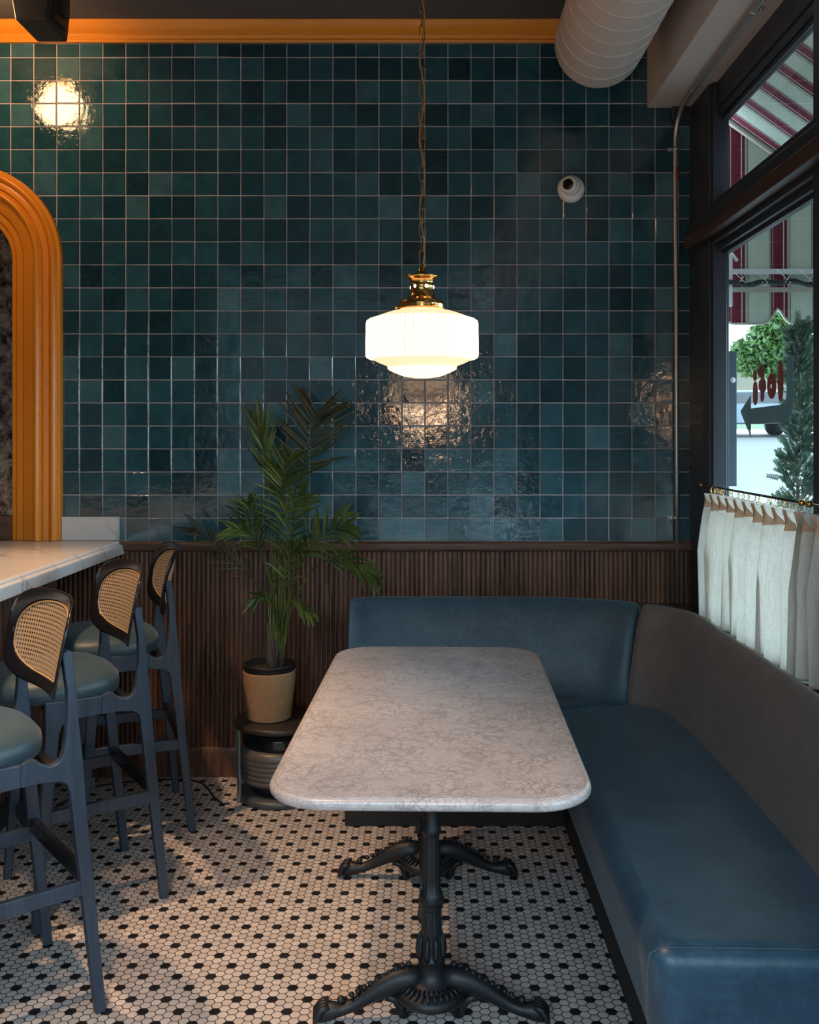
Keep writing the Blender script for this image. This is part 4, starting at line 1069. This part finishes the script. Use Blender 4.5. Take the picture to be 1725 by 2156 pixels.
for a in (R(206), R(-50), R(70), R(130)):
    c, s_ = math.cos(a), math.sin(a); 
    m = MB(); w = Vector((-s_, c, 0))*.017
    zz = [.0, .015, .06, .15, .25, .30, .312]; ro = [.190, .186, .184, .187, .187, .188, .190]
    for z, r_ in zip(zz, ro):
        for off, dr_ in ((-w, 0), (w, 0), (w, -.010), (-w, -.010)): m.v.append(Vector((SX+(r_+dr_)*c, SY+(r_+dr_)*s_, z))+off)
    for i in range(len(zz)-1):
        for k in range(4): m.f.append([i*4+k, i*4+(k+1) % 4, (i+1)*4+(k+1) % 4, (i+1)*4+k])
    m.f += [[0,3,2,1], [len(zz)*4-4+k for k in range(4)]]; m.sm = [False]*len(m.f); m.val = [0]*len(m.f)
    obj('leg', m, simple('grey_leg', (.16,.18,.19), .45, .2), st, bevel=.002)

PX, PY = -.672, 4.075; PZ = .330
pp = thing('potted_palm', 'tall areca palm in a woven jute basket pot on the plant stand', 'potted plant', (PX, PY, PZ))
pf = []; 
for k in range(34):
    z = PZ+.001+k*.0059; t = k/33; r = .090+.024*t-.004*max(0, t-.8)/.2; pf += [(r-.0012, z), (r+.0012, z+.003)]
pf[0] = (.086, PZ+.001); pf += [(.106, PZ+.204), (.103, PZ+.18)]
obj('jute_basket', MB().lathe(pf, (PX, PY, 0), 64), M['jute'], pp)
obj('plastic_pot', MB().lathe([(.09,PZ+.03),(.1045,PZ+.195),(.1055,PZ+.222),(.1085,PZ+.224),(.1085,PZ+.232),(.103,PZ+.233),(.101,PZ+.20)], (PX, PY, 0), 64), M['blackplastic'], pp)
m = MB().lathe([(.101,PZ+.195),(.09,PZ+.206),(.05,PZ+.212),(.0001,PZ+.214)], (PX, PY, 0), 40)
rn = random.Random(31)
for k in range(120): a = rn.uniform(0, 2*PI); q = rn.uniform(0, .092); m.sphere((PX+q*math.cos(a), PY+q*math.sin(a), PZ+.209), rn.uniform(.002,.006), 6)
obj('soil', m, M['soil'], pp)
# trunk and canes
m = MB().tube([at(574, 1412, 4.07), at(570, 1385, 4.07), at(568, 1350, 4.075), at(566, 1310, 4.08)], [.024,.019,.014,.010], 12)
for (a, b) in (((582,1412),(588,1300)), ((590,1410),(602,1290)), ((578,1412),(575,1290))): m.tube([at(*a, 4.06), at((a[0]+b[0])/2-2, (a[1]+b[1])/2, 4.06), at(*b, 4.07)], [.009,.007,.005], 8)
for k in range(9): a = rn.uniform(0, 2*PI); q = at(574, 1404, 4.07); m.tube([q, q+Vector((math.cos(a)*.02, math.sin(a)*.02, -.006)), q+Vector((math.cos(a)*.034, math.sin(a)*.034, -.03))], [.004,.003,.002], 6)
obj('trunk', m, M['trunk'], pp)

def leaflet(m, p, d, L, wd, droop, rn, nrm):
    n = 7; pts = []; q = p.copy(); dd = d.normalized()
    for i in range(n+1):
        pts.append(q.copy()); dd = (dd+Vector((0,0,-droop*(.25+i/n)*1.0/n))).normalized(); q = q+dd*L/n
    side = dd.cross(nrm)
    side = d.cross(nrm).normalized(); o = len(m.v)
    for i, c in enumerate(pts):
        t = i/n; w = wd*(math.sin(PI*min(1, (t*.92+.10)))**.7)*(1-.25*t) if t < 1 else 0.0004
        fold = nrm.normalized()*w*.35
        m.v += [c-side*w/2+fold, c.copy(), c+side*w/2+fold]
    for i in range(n):
        a = o+i*3; m.f += [[a, a+1, a+4, a+3], [a+1, a+2, a+5, a+4]]; m.sm += [True, True]; m.val += [0, 0]

def frond(pix, Ys, n, Lmax, ang, droop, mat, seed, wd=.016, start=.25, side=(1, 1), taper=.55):
    """pix: rachis pixels base->tip, Ys: depth at base and tip"""
    rn = random.Random(seed); K = len(pix)
    ctrl = [at(p[0], p[1], Ys[0]+(Ys[1]-Ys[0])*i/(K-1)) for i, p in enumerate(pix)]
    P = [Vector(p) for p in catmull([tuple(c) for c in ctrl], 8)]
    m = MB(); N = len(P); m.tube(P, [.0042*(1-.8*i/(N-1)) for i in range(N)], 6)
    for j in range(n):
        t = start+(1-start)*j/(n-1); f = t*(N-1); i = min(N-2, int(f)); p = P[i].lerp(P[i+1], f-i); tan = (P[min(N-1, i+2)]-P[max(0, i-1)]).normalized()
        s = math.sin(PI*min(1, .22+.78*(t-start)/(1-start)))
        u = (t-start)/(1-start); L = Lmax*(.55+.45*math.sin(PI*(u*.75+.12)))*(1-.25*u)
        for sd in (-1, 1):
            if sd < 0 and not side[0] or sd > 0 and not side[1]: continue
            vw = Vector((0, -1, 0)); perp = tan.cross(vw).normalized()*sd
            an = R(ang*(1-.45*u)+rn.uniform(-7, 7))
            d = tan*math.cos(an)+perp*math.sin(an)+Vector((0, rn.uniform(-.35, .10), rn.uniform(-.05,.08)))
            nrm = (vw+perp*rn.uniform(-.9, .9)+Vector((0,0,rn.uniform(-.3,.5)))).normalized()
            leaflet(m, p, d, L*rn.uniform(.85, 1.12), wd*rn.uniform(.8, 1.15), droop*rn.uniform(.6, 1.5), rn, nrm)
    return obj('frond', m, mat, pp)
frond([(598,1330),(604,1200),(620,1080),(640,1000),(653,930),(664,885),(667,872)], (4.10, 4.14), 22, .25, 62, .10, M['palm_dark'], 1, .015, .50)
frond([(580,1330),(573,1180),(566,1040),(556,950),(548,905)], (4.08, 4.04), 12, .21, 22, .06, M['palm'], 2, .015, .60)
frond([(588,1330),(586,1200),(584,1100),(583,1030),(581,985)], (4.05, 3.98), 12, .15, 34, .12, M['palm'], 3, .014, .66)
frond([(594,1340),(592,1220),(589,1120),(592,1040),(597,1000),(606,965)], (4.03, 3.93), 17, .165, 62, .42, M['palm'], 4, .012, .45)
frond([(596,1345),(612,1250),(640,1175),(672,1135),(705,1112),(735,1102)], (4.04, 3.90), 16, .165, 52, .95, M['palm'], 5, .014, .42)
frond([(594,1350),(622,1260),(665,1195),(715,1178),(755,1190),(785,1215)], (4.04, 3.88), 14, .15, 36, 1.25, M['palm'], 6, .013, .50)
frond([(584,1340),(560,1260),(520,1205),(478,1165),(440,1135),(412,1115)], (4.10, 4.16), 16, .17, 40, .25, M['palm_dark'], 7, .009, .34)
frond([(586,1330),(570,1220),(548,1155),(520,1122),(490,1112)], (4.06, 3.98), 12, .14, 44, .9, M['palm'], 8, .013, .50)
frond([(590,1370),(582,1310),(570,1272),(555,1258),(540,1262)], (4.02, 3.92), 8, .12, 40, 1.3, M['palm'], 9, .012, .55)
frond([(592,1370),(596,1300),(612,1268),(632,1275),(652,1292)], (4.02, 3.92), 8, .11, 34, 1.2, M['palm'], 10, .012, .55)
frond([(592,1340),(600,1240),(602,1150),(616,1080),(640,1045)], (4.06, 3.96), 15, .16, 50, .6, M['palm'], 11, .013, .45)
frond([(586,1340),(572,1240),(545,1150),(530,1090),(522,1062)], (4.08, 4.0), 13, .14, 50, .5, M['palm'], 12, .012, .48)
frond([(588,1350),(600,1280),(596,1230),(606,1180),(628,1150)], (4.04, 3.94), 11, .13, 46, .8, M['palm'], 13, .013, .45)
m = MB(); rn = random.Random(6)
for k in range(12):
    x = 572+k*3; m.tube([at(574+k*1.6, 1408, 4.07), at(x-3+rn.uniform(-3,3), 1340, 4.06), at(x+rn.uniform(-6,6)+(k-6)*1.2, 1250+rn.uniform(-20,20), 4.05)], [.0045,.0035,.002], 6)
obj('stems', m, M['palmstem'], pp)

# ------------------------------------------------------------------ cable on the floor
def fp(px, py, z=.004): Y = F*(H-z)/(py-VY); return Vector(((px-VX)*Y/F, Y, z))
m = MB().tube([fp(118,1700), fp(180,1660), fp(250,1648), fp(330,1641), fp(400,1641), fp(425,1648), fp(440,1662), fp(452,1680), fp(468,1692), fp(484,1692)], .0042, 8)
m2 = catmull
o = obj('power_cable', m, M['rubber']); tag(o, 'thin black power cable lying on the mosaic floor beside the plant stand', 'cable')

# ------------------------------------------------------------------ light
w = bpy.data.worlds.new('World'); sc.world = w; w.use_nodes = True
nt = w.node_tree; bg = nt.nodes['Background']
bg.inputs[0].default_value = (.56, .80, 1.0, 1); bg.inputs[1].default_value = 9.0
def portal(loc, rot, sx_, sy_):
    L = bpy.data.lights.new('sky_portal', 'AREA'); L.shape = 'RECTANGLE'; L.size = sx_; L.size_y = sy_; L.cycles.is_portal = True
    o = bpy.data.objects.new('sky_portal', L); COL.objects.link(o); o.location = loc; o.rotation_euler = rot; return o
portal((1.31, 1.2, 1.8), (0, R(90), 0), 2.1, 5.7)
portal((-.62, FRONT-.11, 1.75), (R(90), 0, 0), 3.35, 2.9)
def lamp(name, loc, e, col, rad):
    L = bpy.data.lights.new(name, 'POINT'); L.energy = e; L.color = col; L.shadow_soft_size = rad
    o = bpy.data.objects.new(name, L); COL.objects.link(o); o.location = loc; return o
# warm fill spots added overhead without a fixture, for stools and floor
def spot(loc, tgt, e, col, ang, rad=.05):
    L = bpy.data.lights.new('warm_fill_spot', 'SPOT'); L.energy = e; L.color = col; L.spot_size = R(ang); L.spot_blend = .6; L.shadow_soft_size = rad
    o = bpy.data.objects.new('warm_fill_spot', L); COL.objects.link(o); o.location = loc
    o.rotation_euler = (Vector(tgt)-Vector(loc)).to_track_quat('-Z', 'Y').to_euler(); return o
spot((-1.75, 2.7, 3.33), (-1.45, 2.9, 0), 190, (1, .62, .34), 62)
spot((-.9, 1.5, 3.33), (-.7, 1.9, 0), 130, (1, .62, .36), 60)

# ------------------------------------------------------------------ camera
cam = bpy.data.cameras.new('camera'); co = bpy.data.objects.new('camera', cam); COL.objects.link(co)
co.location = (0, 0, H); co.rotation_euler = (R(90), 0, 0)
cam.sensor_fit = 'HORIZONTAL'; cam.sensor_width = 36; cam.lens = 36*F/1725
cam.shift_x = (862.5-VX)/1725; cam.shift_y = (VY-1078)/1725; cam.clip_end = 500; cam.clip_start = .02
sc.camera = co
sc.view_settings.view_transform = 'Standard'; sc.view_settings.look = 'None'; sc.view_settings.gamma = 1; sc.view_settings.exposure = .6
sc.view_settings.use_curve_mapping = False
cy_ = sc.cycles; cy_.use_denoising = True; cy_.max_bounces = 10; cy_.diffuse_bounces = 5; cy_.transparent_max_bounces = 16; cy_.sample_clamp_indirect = 6
